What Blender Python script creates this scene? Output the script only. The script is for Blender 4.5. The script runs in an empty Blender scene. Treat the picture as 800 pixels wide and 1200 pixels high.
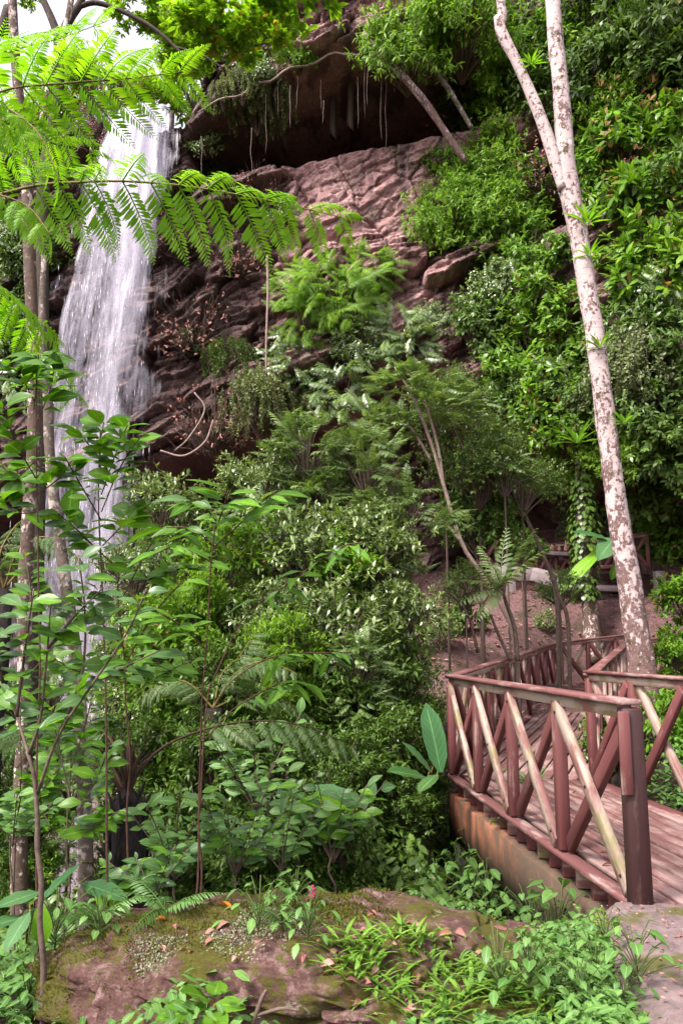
import bpy, math, random
import numpy as np
from mathutils import Vector, Matrix
S = bpy.context.scene
C = S.collection
R = math.radians
# ------------------------------------------------------------------ camera
F = 950.0; PITCH = math.atan(160 / F); CAM = np.array([0, 0, 1.47])
CP, SP = math.cos(PITCH), math.sin(PITCH)
cd = bpy.data.cameras.new('camera'); cam = bpy.data.objects.new('camera', cd); C.objects.link(cam)
cam.location = CAM; cam.rotation_euler = (math.pi / 2 + PITCH, 0, 0)
cd.sensor_fit = 'VERTICAL'; cd.sensor_height = 36; cd.lens = F / 1200 * 36
cd.clip_start = 0.05; cd.clip_end = 500
S.camera = cam
# ------------------------------------------------------------------ sky, sun, exposure
SUN_EL, SUN_AZ = R(52), R(-132)     # azimuth of the sun measured clockwise from +Y (the view direction)
w = bpy.data.worlds.new('World'); S.world = w; w.use_nodes = True
wn = w.node_tree.nodes; wl = w.node_tree.links
bg = wn['Background']; bg.inputs['Strength'].default_value = 0.15
sky = wn.new('ShaderNodeTexSky'); sky.sky_type = 'NISHITA'; sky.sun_disc = False
sky.sun_elevation = SUN_EL; sky.sun_rotation = SUN_AZ; sky.dust_density = 4.0; sky.ozone_density = 1.0; sky.air_density = 1.0
hs = wn.new('ShaderNodeHueSaturation'); hs.inputs['Saturation'].default_value = 0.28; hs.inputs['Value'].default_value = 1.0
tint = wn.new('ShaderNodeMixRGB'); tint.blend_type = 'MULTIPLY'; tint.inputs[0].default_value = 1; tint.inputs[2].default_value = (1.0, 0.92, 0.97, 1)
wl.new(sky.outputs[0], hs.inputs['Color']); wl.new(hs.outputs[0], tint.inputs[1]); wl.new(tint.outputs[0], bg.inputs['Color'])
sd = bpy.data.lights.new('sun', 'SUN'); sun = bpy.data.objects.new('sun', sd); C.objects.link(sun)
sd.energy = 2.0; sd.angle = R(10); sd.color = (1.0, 0.93, 0.88)
sdir = Vector((math.sin(SUN_AZ) * math.cos(SUN_EL), math.cos(SUN_AZ) * math.cos(SUN_EL), math.sin(SUN_EL)))
sun.rotation_euler = sdir.to_track_quat('Z', 'Y').to_euler(); sun.location = (-5, -5, 30)
S.view_settings.view_transform = 'Standard'; S.view_settings.look = 'None'
S.view_settings.exposure = 1.78; S.view_settings.gamma = 1.0
S.cycles.max_bounces = 6; S.cycles.diffuse_bounces = 3; S.cycles.glossy_bounces = 2
S.cycles.transmission_bounces = 4; S.cycles.transparent_max_bounces = 16
S.cycles.caustics_reflective = False; S.cycles.caustics_refractive = False

rng = np.random.default_rng(7)
random.seed(7)

# ------------------------------------------------------------------ pixel -> place
def ray(px, py):
    xc = (px - 400) / F; yc = (600 - py) / F
    return np.array([xc, CP - yc * SP, SP + yc * CP])
def P(px, py, Y):
    d = ray(px, py); return CAM + d * (Y / d[1])
def unit(v):
    v = np.asarray(v, float); return v / (np.linalg.norm(v, axis=-1, keepdims=True) + 1e-9)

# ------------------------------------------------------------------ noise
def _h(ix, iy, iz, seed):
    n = (ix * 374761393 + iy * 668265263 + iz * 2147483647 + seed * 974634777).astype(np.int64) & 0xffffffff
    n = ((n ^ (n >> 13)) * 1274126177) & 0xffffffff
    n = ((n ^ (n >> 16)) * 2246822519) & 0xffffffff
    return ((n ^ (n >> 15)) & 0xffff) / 65535.0
def vnoise(x, y, z, seed=0):
    x, y, z = np.broadcast_arrays(np.asarray(x, float), np.asarray(y, float), np.asarray(z, float))
    ix, iy, iz = np.floor(x).astype(np.int64), np.floor(y).astype(np.int64), np.floor(z).astype(np.int64)
    fx, fy, fz = x - ix, y - iy, z - iz
    fx, fy, fz = [t * t * (3 - 2 * t) for t in (fx, fy, fz)]
    r = 0
    for a in (0, 1):
        for b in (0, 1):
            for c in (0, 1):
                r = r + _h(ix + a, iy + b, iz + c, seed) * (fx if a else 1 - fx) * (fy if b else 1 - fy) * (fz if c else 1 - fz)
    return r * 2 - 1
def fbm(x, y, z, o=4, seed=0):
    r = 0; a = 1.0; f = 1.0
    for k in range(o):
        r = r + a * vnoise(x * f, y * f, z * f, seed + k); a *= .5; f *= 2.03
    return r
def sstep(a, b, x):
    t = np.clip((x - a) / (b - a), 0, 1); return t * t * (3 - 2 * t)

# ------------------------------------------------------------------ mesh building
class MB:
    """collects vertices, faces, uv and one random number per piece"""
    def __init__(s): s.v = []; s.f = []; s.u = []; s.r = []; s.n = 0
    def add(s, V, faces, U=None, rnd=0.0):
        V = np.asarray(V, float).reshape(-1, 3)
        s.v.append(V); s.u.append(np.zeros((len(V), 2)) if U is None else np.asarray(U, float).reshape(-1, 2))
        s.r.append(np.broadcast_to(np.asarray(rnd, float), (len(V),)))
        for fa in faces:
            s.f.append(np.asarray(fa, np.int64) + s.n)
        s.n += len(V)
    def mesh(s, name, mat, smooth=False):
        V = np.concatenate(s.v); U = np.concatenate(s.u); r = np.concatenate(s.r)
        loops = np.concatenate([f.reshape(-1) for f in s.f])
        tot = np.concatenate([np.full(len(f), f.shape[1]) for f in s.f])
        st = np.concatenate([[0], np.cumsum(tot)[:-1]])
        m = bpy.data.meshes.new(name)
        m.vertices.add(len(V)); m.vertices.foreach_set('co', V.astype(np.float32).ravel())
        m.loops.add(len(loops)); m.loops.foreach_set('vertex_index', loops.astype(np.int32))
        m.polygons.add(len(tot)); m.polygons.foreach_set('loop_start', st.astype(np.int32))
        m.polygons.foreach_set('loop_total', tot.astype(np.int32))
        uv = m.uv_layers.new(name='UVMap'); uv.data.foreach_set('uv', U[loops].astype(np.float32).ravel())
        at = m.attributes.new('rnd', 'FLOAT', 'POINT'); at.data.foreach_set('value', r.astype(np.float32))
        if smooth: m.polygons.foreach_set('use_smooth', np.ones(len(tot), bool))
        m.update(calc_edges=True)
        if mat: m.materials.append(mat)
        return m
def link(name, data, parent=None, loc=None, label=None, cat=None, group=None, kind=None, mat4=None):
    o = bpy.data.objects.new(name, data); C.objects.link(o)
    if parent: o.parent = parent
    if loc is not None: o.location = loc
    if mat4 is not None: o.matrix_basis = mat4
    if label: o['label'] = label
    if cat: o['category'] = cat
    if group: o['group'] = group
    if kind: o['kind'] = kind
    return o
def thing(name, label, cat, loc=(0, 0, 0), group=None, rot=None):
    o = link(name, None, None, loc, label, cat, group); o.empty_display_size = .1
    if rot: o.rotation_euler = rot
    return o
def box_mb(mb, c, ax, ay, az, hx, hy, hz, bev=0.0, rnd=0.0):
    """box with half sizes along given unit axes; bevelled long edges when bev > 0"""
    c = np.asarray(c, float); A = np.array([ax, ay, az], float)
    if bev <= 0:
        q = np.array([[x, y, z] for z in (-1, 1) for y in (-1, 1) for x in (-1, 1)], float) * [hx, hy, hz]
        f = [[0, 2, 3, 1], [4, 5, 7, 6], [0, 1, 5, 4], [2, 6, 7, 3], [0, 4, 6, 2], [1, 3, 7, 5]]
        mb.add(c + q @ A, [np.array(f)], q[:, :2], rnd); return
    b = bev
    ring = [(-hx + b, -hy), (hx - b, -hy), (hx, -hy + b), (hx, hy - b), (hx - b, hy), (-hx + b, hy), (-hx, hy - b), (-hx, -hy + b)]
    lv = [(-hz, 1 - b / hx if hx > b else .5), (-hz + b, 1), (hz - b, 1), (hz, 1 - b / hx if hx > b else .5)]
    V = []; 
    for z, k in lv:
        for (x, y) in ring: 
            kx = (abs(x) - (b * .6 if k != 1 else 0)) * np.sign(x); ky = (abs(y) - (b * .6 if k != 1 else 0)) * np.sign(y)
            V.append((kx, ky, z))
    q = np.array(V)
    F4 = [[i * 8 + j, i * 8 + (j + 1) % 8, (i + 1) * 8 + (j + 1) % 8, (i + 1) * 8 + j] for i in range(3) for j in range(8)]
    caps = [[7 - j for j in range(8)], [24 + j for j in range(8)]]
    mb.add(c + q @ A, [np.array(F4), np.array(caps)], q[:, [0, 2]], rnd)
def bar(name, a, b, wid, thk, mat, parent, up=(0, 0, 1), bev=.006, base=(0, 0, 0), label=None):
    """a timber from a to b, `wid` across and `thk` along up; its own object"""
    a = np.asarray(a, float); b = np.asarray(b, float); d = b - a; L = np.linalg.norm(d); z = d / L
    up = np.asarray(up, float); y = up - (up @ z) * z; y /= np.linalg.norm(y); x = np.cross(y, z)
    mb = MB(); box_mb(mb, (0, 0, 0), (1, 0, 0), (0, 1, 0), (0, 0, 1), wid / 2, thk / 2, L / 2, bev)
    m = mb.mesh(name, mat)
    M = Matrix(((x[0], y[0], z[0], 0), (x[1], y[1], z[1], 0), (x[2], y[2], z[2], 0), (0, 0, 0, 1)))
    M.translation = Vector((a + b) / 2 - np.asarray(base))
    return link(name, m, parent, mat4=M, label=label)
def resample(pts, n, val=None):
    pts = np.asarray(pts, float)
    if len(pts) < 3: 
        t = np.linspace(0, 1, n)[:, None]; return pts[0] * (1 - t) + pts[-1] * t
    d = np.concatenate([[0], np.cumsum(np.linalg.norm(np.diff(pts, axis=0), axis=1))]); t = np.linspace(0, d[-1], n)
    ext = np.vstack([2 * pts[0] - pts[1], pts, 2 * pts[-1] - pts[-2]])
    out = []
    for u in t:
        i = min(np.searchsorted(d, u, 'right') - 1, len(pts) - 2); f = (u - d[i]) / (d[i + 1] - d[i] + 1e-9)
        p0, p1, p2, p3 = ext[i], ext[i + 1], ext[i + 2], ext[i + 3]
        out.append(.5 * (2 * p1 + (p2 - p0) * f + (2 * p0 - 5 * p1 + 4 * p2 - p3) * f * f + (3 * p1 - p0 - 3 * p2 + p3) * f ** 3))
    return np.array(out)
def tube_mb(mb, pts, rad, sides=6, rnd=0.0, rough=0.0, seed=0, cap=True):
    pts = np.asarray(pts, float); n = len(pts); rad = np.broadcast_to(np.asarray(rad, float), (n,))
    T = unit(np.gradient(pts, axis=0)); ref = np.array([0.13, -1, .07]) if abs(T[0][1]) < .8 else np.array([1., 0, .1])
    X = unit(np.cross(T, ref)); Y = np.cross(T, X)
    an = np.linspace(0, 2 * np.pi, sides, endpoint=False)
    L = np.concatenate([[0], np.cumsum(np.linalg.norm(np.diff(pts, axis=0), axis=1))])
    rr = rad[:, None] * np.ones((1, sides))
    if rough: rr = rr * (1 + rough * fbm(np.cos(an)[None] * 1.5 + 0 * L[:, None], np.sin(an)[None] * 1.5 + 0 * L[:, None], L[:, None] * 2.2, 3, seed))
    V = pts[:, None] + rr[..., None] * (np.cos(an)[None, :, None] * X[:, None] + np.sin(an)[None, :, None] * Y[:, None])
    U = np.stack(np.broadcast_arrays(an[None] / 6.283, L[:, None]), -1)
    i, j = np.meshgrid(np.arange(n - 1), np.arange(sides), indexing='ij'); k = (j + 1) % sides
    f = np.stack([i * sides + j, i * sides + k, (i + 1) * sides + k, (i + 1) * sides + j], -1).reshape(-1, 4)
    fs = [f]
    if cap: fs.append(np.array([list(range(sides))[::-1], [(n - 1) * sides + q for q in range(sides)]]))
    mb.add(V, fs, U, rnd)

# ------------------------------------------------------------------ materials
def new_mat(name):
    m = bpy.data.materials.new(name); m.use_nodes = True; nt = m.node_tree
    for n in list(nt.nodes): nt.nodes.remove(n)
    out = nt.nodes.new('ShaderNodeOutputMaterial')
    def N(t, ins=None, **props):
        n = nt.nodes.new(t)
        for k, v in props.items(): setattr(n, k, v)
        for k, v in (ins or {}).items():
            if isinstance(v, bpy.types.NodeSocket): nt.links.new(v, n.inputs[k])
            else: n.inputs[k].default_value = v
        return n
    return m, nt, out, N
def c4(c): return (c[0], c[1], c[2], 1)
def ramp(N, fac, stops, mode='LINEAR'):
    n = N('ShaderNodeValToRGB', {'Fac': fac}); cr = n.color_ramp; cr.interpolation = mode
    while len(cr.elements) < len(stops): cr.elements.new(.5)
    for e, (p, c) in zip(cr.elements, stops):
        e.position = p; e.color = c4(c) if not np.isscalar(c) else (c, c, c, 1)
    return n.outputs['Color']
def mixc(N, f, a, b, mode='MIX'):
    n = N('ShaderNodeMixRGB', blend_type=mode)
    for k, v in ((0, f), (1, a), (2, b)):
        if isinstance(v, bpy.types.NodeSocket): n.id_data.links.new(v, n.inputs[k])
        else: n.inputs[k].default_value = v if k == 0 else c4(v)
    return n.outputs[0]
def math_(N, op, a, b=0.0, c=None):
    n = N('ShaderNodeMath', operation=op)
    for k, v in ((0, a), (1, b), (2, c)):
        if v is None: continue
        if isinstance(v, bpy.types.NodeSocket): n.id_data.links.new(v, n.inputs[k])
        else: n.inputs[k].default_value = v
    return n.outputs[0]
def noise(N, scale, detail=4, rough=.55, vec=None, kind='Object', stretch=None):
    if vec is None: vec = N('ShaderNodeTexCoord').outputs[kind]
    if stretch: vec = N('ShaderNodeMapping', {'Vector': vec, 'Scale': stretch}).outputs[0]
    return N('ShaderNodeTexNoise', {'Vector': vec, 'Scale': scale, 'Detail': detail, 'Roughness': rough}).outputs['Fac']

def leaf_mat(name, c1, c2, trans=.3, rough=.42, vein=True, old=None, spec=.28):
    m, nt, out, N = new_mat(name)
    at = N('ShaderNodeAttribute', attribute_name='rnd').outputs['Fac']
    oi = N('ShaderNodeObjectInfo').outputs['Random']
    r = math_(N, 'FRACT', math_(N, 'ADD', at, math_(N, 'MULTIPLY', oi, 7.31)))
    stops = [(0, c1), (.55, tuple((a + b) / 2 for a, b in zip(c1, c2))), (1, c2)]
    if old: stops = [(0, old), (.03, old), (.05, c1), (.6, tuple((a + b) / 2 for a, b in zip(c1, c2))), (1, c2)]
    col = ramp(N, r, stops)
    nz = noise(N, 1.3, 2)
    col = mixc(N, .55, col, ramp(N, nz, [(.3, (.62, .62, .6)), (.7, (1.25, 1.2, 1.05))]), 'MULTIPLY')
    if vein:
        uv = N('ShaderNodeUVMap').outputs[0]; sx = N('ShaderNodeSeparateXYZ', {0: uv})
        u, v = sx.outputs[0], sx.outputs[1]
        a = math_(N, 'ABSOLUTE', math_(N, 'SUBTRACT', u, .5))
        mid = math_(N, 'LESS_THAN', a, .035)
        side = math_(N, 'LESS_THAN', math_(N, 'FRACT', math_(N, 'MULTIPLY', math_(N, 'SUBTRACT', v, math_(N, 'MULTIPLY', a, .45)), 9.0)), .13)
        vv = math_(N, 'MAXIMUM', mid, math_(N, 'MULTIPLY', side, .45))
        col = mixc(N, math_(N, 'MULTIPLY', vv, .4), col, tuple(min(1, x * 2.2 + .02) for x in c2))
        sv = N('ShaderNodeCombineXYZ', {0: u, 1: v, 2: math_(N, 'MULTIPLY', r, 40.0)}).outputs[0]
        sp = noise(N, 5.5, 4, .65, vec=sv)
        col = mixc(N, ramp(N, sp, [(.655, 0.), (.69, .8)]), col, (.13, .075, .025))
        col = mixc(N, ramp(N, noise(N, 1.6, 2, .5, vec=sv), [(.35, .35), (.65, 0.)]), col, tuple(x * .5 for x in c1))
    pb = N('ShaderNodeBsdfPrincipled', {'Base Color': col, 'Roughness': rough, 'Specular IOR Level': spec})
    if trans > 0:
        tc = mixc(N, 1.0, col, (1.5, 1.55, .6), 'MULTIPLY')
        tr = N('ShaderNodeBsdfTranslucent', {'Color': tc})
        mx = N('ShaderNodeMixShader', {0: trans, 1: pb.outputs[0], 2: tr.outputs[0]})
        nt.links.new(mx.outputs[0], out.inputs[0])
    else: nt.links.new(pb.outputs[0], out.inputs[0])
    return m
def bump(N, h, strength=.4, dist=.02):
    return N('ShaderNodeBump', {'Height': h, 'Strength': strength, 'Distance': dist}).outputs[0]
def solid(name, stops, scale=6, rough=.8, stretch=None, bstr=.4, bdist=.01, detail=6, extra=None, spec=.3, kind='Object'):
    m, nt, out, N = new_mat(name)
    n = noise(N, scale, detail, .62, stretch=stretch, kind=kind)
    col = ramp(N, n, stops)
    if extra:
        for (sc, lo, hi, c, st) in extra:
            f = ramp(N, noise(N, sc, 5, .6, stretch=st, kind=kind), [(lo, 0.0), (hi, 1.0)])
            col = mixc(N, f, col, c)
    pb = N('ShaderNodeBsdfPrincipled', {'Base Color': col, 'Roughness': rough, 'Specular IOR Level': spec, 'Normal': bump(N, noise(N, scale * 3, 6, .65, stretch=stretch, kind=kind), bstr, bdist)})
    nt.links.new(pb.outputs[0], out.inputs[0])
    return m

M = {}
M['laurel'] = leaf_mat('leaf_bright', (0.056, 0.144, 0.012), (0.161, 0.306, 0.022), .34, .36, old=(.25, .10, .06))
M['canopy_backlit'] = leaf_mat('leaf_canopy_backlit', (0.109, 0.230, 0.014), (0.219, 0.380, 0.029), .52, .45, old=(.35, .22, .04), vein=False)  # brighter yellow green: backlight from the sky put into the leaf colour
M['shoot'] = leaf_mat('leaf_new_shoot', (.34, .17, .12), (.46, .26, .17), .35, .4, vein=False)
M['fine'] = leaf_mat('leaf_fine', (0.081, 0.180, 0.014), (0.188, 0.336, 0.027), .4, .5, vein=False)
M['glossy'] = leaf_mat('leaf_glossy', (.085, .140, .038), (.205, .285, .095), .18, .25, vein=False, spec=.9)
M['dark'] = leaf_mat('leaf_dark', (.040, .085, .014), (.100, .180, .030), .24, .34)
M['airy'] = leaf_mat('leaf_airy', (.060, .110, .030), (.125, .195, .055), .25, .42, vein=False)
M['feather'] = leaf_mat('leaf_feather', (.090, .160, .042), (.185, .280, .085), .28, .32, vein=False, spec=.8)
M['fern'] = leaf_mat('leaf_fern', (0.099, 0.220, 0.015), (0.197, 0.352, 0.032), .42, .5, vein=False)
M['treefern'] = leaf_mat('leaf_tree_fern', (0.129, 0.310, 0.012), (0.219, 0.425, 0.020), .5, .5, vein=False)
M['olive'] = leaf_mat('leaf_olive_fern', (.070, .130, .040), (.125, .190, .065), .3, .5, vein=False)
M['broad'] = leaf_mat('leaf_broad', (0.058, 0.161, 0.014), (0.148, 0.322, 0.025), .38, .36)
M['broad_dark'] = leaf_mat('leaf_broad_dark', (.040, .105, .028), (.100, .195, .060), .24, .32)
M['herb'] = leaf_mat('leaf_herb', (0.068, 0.165, 0.037), (0.148, 0.286, 0.070), .28, .42)
M['banana'] = leaf_mat('leaf_banana', (.040, .130, .040), (.085, .190, .070), .3, .32)
M['lime'] = leaf_mat('leaf_lime', (.14, .34, .015), (.20, .42, .025), .4, .35)
M['grassy'] = leaf_mat('leaf_grassy', (.085, .190, .022), (.190, .340, .055), .3, .45, vein=False)
M['dry'] = leaf_mat('leaf_dry', (.22, .075, .060), (.40, .23, .20), .12, .7)
M['vine_leaf'] = leaf_mat('leaf_vine', (0.098, 0.135, 0.052), (0.181, 0.230, 0.092), .25, .5, vein=False)
M['orange'] = leaf_mat('leaf_orange', (.55, .16, .02), (.6, .22, .04), .15, .6)
M['twig'] = solid('twig_bark', [(.3, (.05, .033, .024)), (.7, (.14, .10, .075))], 20)
M['redstem'] = solid('red_stem', [(.3, (.045, .020, .013)), (.7, (.095, .045, .030))], 20)
M['root'] = solid('dry_root', [(.3, (.045, .028, .022)), (.7, (.13, .088, .07))], 14)
M['paletwig'] = solid('pale_twig', [(.3, (.13, .09, .07)), (.7, (.27, .20, .165))], 14)
M['darktrunk'] = solid('fibrous_trunk', [(.35, (.006, .005, .005)), (.7, (.030, .022, .018))], 24, stretch=(1, 1, .3), bstr=1, bdist=.03)
M['petiole'] = solid('fern_petiole', [(.3, (.018, .010, .006)), (.7, (.060, .028, .015))], 18)
M['greenstem'] = solid('green_stem', [(.3, (.035, .055, .012)), (.7, (.08, .12, .03))], 18)
M['rachis'] = solid('fern_rachis', [(.3, (.07, .05, .015)), (.7, (.16, .13, .03))], 18)

def trunk_mat(name, base, lichen, moss, lich=.50, mos=.62, low=0.0):
    m, nt, out, N = new_mat(name)
    n1 = noise(N, 15, 6, .7, stretch=(1, 1, .6)); n2 = noise(N, 3.2, 5, .6, stretch=(1, 1, .7)); n3 = noise(N, 26, 5, .6)
    col = ramp(N, n3, [(.3, tuple(x * .55 for x in base)), (.7, base)])
    mixn = math_(N, 'ADD', math_(N, 'ADD', math_(N, 'MULTIPLY', n1, .5), math_(N, 'MULTIPLY', n2, .3)), math_(N, 'MULTIPLY', n3, .2))
    if low:
        zz = N('ShaderNodeSeparateXYZ', {0: N('ShaderNodeTexCoord').outputs['Object']}).outputs[2]
        mixn = math_(N, 'SUBTRACT', mixn, ramp(N, math_(N, 'MULTIPLY', zz, .1), [(.05, low), (.55, 0.)]))
    f = ramp(N, mixn, [(lich - .02, 0.), (lich + .02, 1.)])
    col = mixc(N, f, col, ramp(N, n3, [(.3, tuple(x * .8 for x in lichen)), (.6, lichen)]))
    g = ramp(N, noise(N, 4, 6, .7), [(mos, 0.), (mos + .05, 1.)])
    col = mixc(N, g, col, moss)
    rings = noise(N, 3, 3, .5, stretch=(.4, .4, 9))
    col = mixc(N, ramp(N, rings, [(.6, 0.), (.72, .5)]), col, tuple(x * .35 for x in base))
    pb = N('ShaderNodeBsdfPrincipled', {'Base Color': col, 'Roughness': .85, 'Specular IOR Level': .2, 'Normal': bump(N, math_(N, 'ADD', n3, f), .6, .012)})
    nt.links.new(pb.outputs[0], out.inputs[0]); return m
M['palebark'] = trunk_mat('pale_bark', (.17, .105, .094), (.43, .345, .325), (.07, .05, .025), .455, .585, .10)
M['mossbark'] = trunk_mat('mottled_bark', (.115, .078, .060), (.50, .41, .37), (.06, .055, .022), .54, .57)
M['greybark'] = trunk_mat('grey_bark', (.15, .115, .095), (.36, .31, .27), (.04, .05, .02), .53, .58)
M['darkbark'] = trunk_mat('dark_bark', (.06, .045, .035), (.16, .13, .11), (.03, .035, .015), .60, .60)

def wood_mat(name, paint, worn, moss, wear=.55, mossf=.62):
    m, nt, out, N = new_mat(name)
    tc = N('ShaderNodeTexCoord').outputs['Object']; oi = N('ShaderNodeObjectInfo').outputs['Random']
    off = N('ShaderNodeVectorMath', {0: tc, 1: N('ShaderNodeCombineXYZ', {0: math_(N, 'MULTIPLY', oi, 31), 1: math_(N, 'MULTIPLY', oi, 17), 2: math_(N, 'MULTIPLY', oi, 53)}).outputs[0]}, operation='ADD').outputs[0]
    gr = noise(N, 22, 5, .6, vec=off, stretch=(1, 1, .06)); w1 = noise(N, 5, 6, .7, vec=off, stretch=(1, 1, .28)); w2 = noise(N, 3, 5, .6, vec=off)
    base = mixc(N, math_(N, 'MULTIPLY', oi, .6), paint, tuple(x * .62 for x in paint))
    col = mixc(N, ramp(N, gr, [(.35, 0.), (.65, .45)]), base, tuple(x * .45 for x in paint))
    f = ramp(N, math_(N, 'ADD', math_(N, 'MULTIPLY', w1, .75), math_(N, 'MULTIPLY', gr, .25)), [(wear - .04, 0.), (wear + .04, 1.)])
    col = mixc(N, f, col, mixc(N, gr, tuple(x * .6 for x in worn), worn))
    col = mixc(N, ramp(N, w2, [(mossf, 0.), (mossf + .1, .75)]), col, moss)
    pb = N('ShaderNodeBsdfPrincipled', {'Base Color': col, 'Roughness': .62, 'Specular IOR Level': .35, 'Normal': bump(N, math_(N, 'ADD', gr, math_(N, 'MULTIPLY', f, .4)), .5, .006)})
    nt.links.new(pb.outputs[0], out.inputs[0]); return m
M['redwood'] = wood_mat('red_painted_timber', (.135, .043, .040), (.30, .20, .17), (.09, .085, .035), .60, .70)
M['wornwood'] = wood_mat('worn_timber', (.19, .085, .072), (.36, .275, .22), (.15, .14, .05), .49, .53)
M['railwood'] = wood_mat('rail_timber', (.165, .066, .060), (.31, .21, .185), (.16, .13, .07), .55, .68)
M['deckwood'] = wood_mat('deck_timber', (.165, .076, .068), (.29, .195, .17), (.11, .075, .05), .50, .64)
M['darkwood'] = wood_mat('dark_timber', (.040, .014, .013), (.095, .050, .040), (.05, .045, .015), .60, .60)

def concrete_girder():
    m, nt, out, N = new_mat('orange_stained_girder')
    tc = N('ShaderNodeTexCoord').outputs['Object']; sx = N('ShaderNodeSeparateXYZ', {0: tc})
    n1 = noise(N, 3, 6, .65); n2 = noise(N, 14, 6, .7)
    col = ramp(N, n1, [(.3, (.15, .042, .018)), (.5, (.36, .105, .042)), (.72, (.40, .18, .105))])
    st = noise(N, 7, 5, .6, stretch=(1, 1, .2))
    col = mixc(N, ramp(N, st, [(.46, 0.), (.60, .85)]), col, (.060, .045, .025))
    far = ramp(N, math_(N, 'ADD', math_(N, 'MULTIPLY', sx.outputs[1], .16), math_(N, 'MULTIPLY', n1, .7)), [(.24, .95), (.80, 0.)])
    col = mixc(N, far, col, mixc(N, n2, (.038, .030, .016), (.115, .080, .052)))
    pb = N('ShaderNodeBsdfPrincipled', {'Base Color': col, 'Roughness': .8, 'Normal': bump(N, n2, .6, .01)})
    nt.links.new(pb.outputs[0], out.inputs[0]); return m
M['girder'] = concrete_girder()
M['concrete'] = solid('pale_concrete', [(.3, (.14, .115, .115)), (.7, (.27, .225, .225))], 5, extra=[(2.5, .52, .7, (.13, .105, .09), (1, 1, .3))])
M['path'] = solid('path_concrete', [(.3, (.085, .062, .058)), (.7, (.19, .14, .135))], 11, extra=[(2.6, .52, .60, (.075, .072, .020), None), (45, .58, .66, (.09, .065, .06), None)], bstr=.7)
def ground_mat():
    m, nt, out, N = new_mat('forest_soil')
    n1 = noise(N, 1.3, 6, .65); n2 = noise(N, 14, 6, .7); n3 = noise(N, 42, 4, .6)
    col = ramp(N, n2, [(.3, (.075, .045, .042)), (.6, (.135, .080, .078)), (.75, (.21, .135, .13))])
    col = mixc(N, ramp(N, n3, [(.55, 0.), (.62, 1.)]), col, (.26, .13, .11))
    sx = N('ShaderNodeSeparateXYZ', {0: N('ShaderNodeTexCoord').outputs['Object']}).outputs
    hum_shade = ramp(N, math_(N, 'ADD', math_(N, 'MULTIPLY', sx[1], .05), math_(N, 'MULTIPLY', n1, .5)), [(.75, 1.), (1.1, 0.)])  # nearer soil: dark humus, with the shade of the plant gaps painted in
    col = mixc(N, hum_shade, col, mixc(N, n2, (.012, .008, .006), (.055, .040, .028)))
    col = mixc(N, ramp(N, n1, [(.5, 0.), (.66, .8)]), col, (.030, .034, .012))
    pb = N('ShaderNodeBsdfPrincipled', {'Base Color': col, 'Roughness': .95, 'Specular IOR Level': .15, 'Normal': bump(N, math_(N, 'ADD', n2, n3), .9, .05)})
    nt.links.new(pb.outputs[0], out.inputs[0]); return m
M['soil'] = ground_mat()
def cliff_mat():
    m, nt, out, N = new_mat('red_sandstone')
    tc = N('ShaderNodeTexCoord').outputs['Object']
    tilt = N('ShaderNodeMapping', {'Vector': tc, 'Rotation': (0, R(20), 0)}).outputs[0]
    str_ = noise(N, .9, 6, .62, vec=tilt, stretch=(.35, .6, 3.2)); n2 = noise(N, 2.4, 7, .65); n3 = noise(N, 11, 6, .65)
    col = ramp(N, str_, [(.28, (.09, .045, .040)), (.42, (.21, .105, .094)), (.55, (.30, .160, .146)), (.72, (.42, .27, .25))])
    col = mixc(N, ramp(N, n2, [(.42, 0.), (.66, .75)]), col, (.36, .215, .20))
    col = mixc(N, ramp(N, n3, [(.54, 0.), (.66, .7)]), col, (.50, .41, .39))
    drip = noise(N, 1.0, 5, .6, stretch=(1.3, .5, .10))
    col = mixc(N, ramp(N, drip, [(.48, 0.), (.58, .8)]), col, (.055, .032, .030))
    ms = noise(N, .55, 6, .7)
    col = mixc(N, ramp(N, ms, [(.56, 0.), (.68, .75)]), col, (.050, .045, .022))
    # the wall by the fall is wetter and browner
    sx = N('ShaderNodeSeparateXYZ', {0: tc}).outputs
    wet = ramp(N, math_(N, 'ADD', math_(N, 'MULTIPLY', sx[0], -.22), math_(N, 'MULTIPLY', n2, .6)), [(.62, 0.), (1.0, .85)])
    col = mixc(N, wet, col, mixc(N, n3, (.030, .020, .017), (.11, .068, .055)))
    pb = N('ShaderNodeBsdfPrincipled', {'Base Color': col, 'Roughness': .72, 'Specular IOR Level': .35, 'Normal': bump(N, math_(N, 'ADD', math_(N, 'ADD', n3, n2), str_), .9, .10)})
    nt.links.new(pb.outputs[0], out.inputs[0]); return m
M['cliff'] = cliff_mat()
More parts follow.
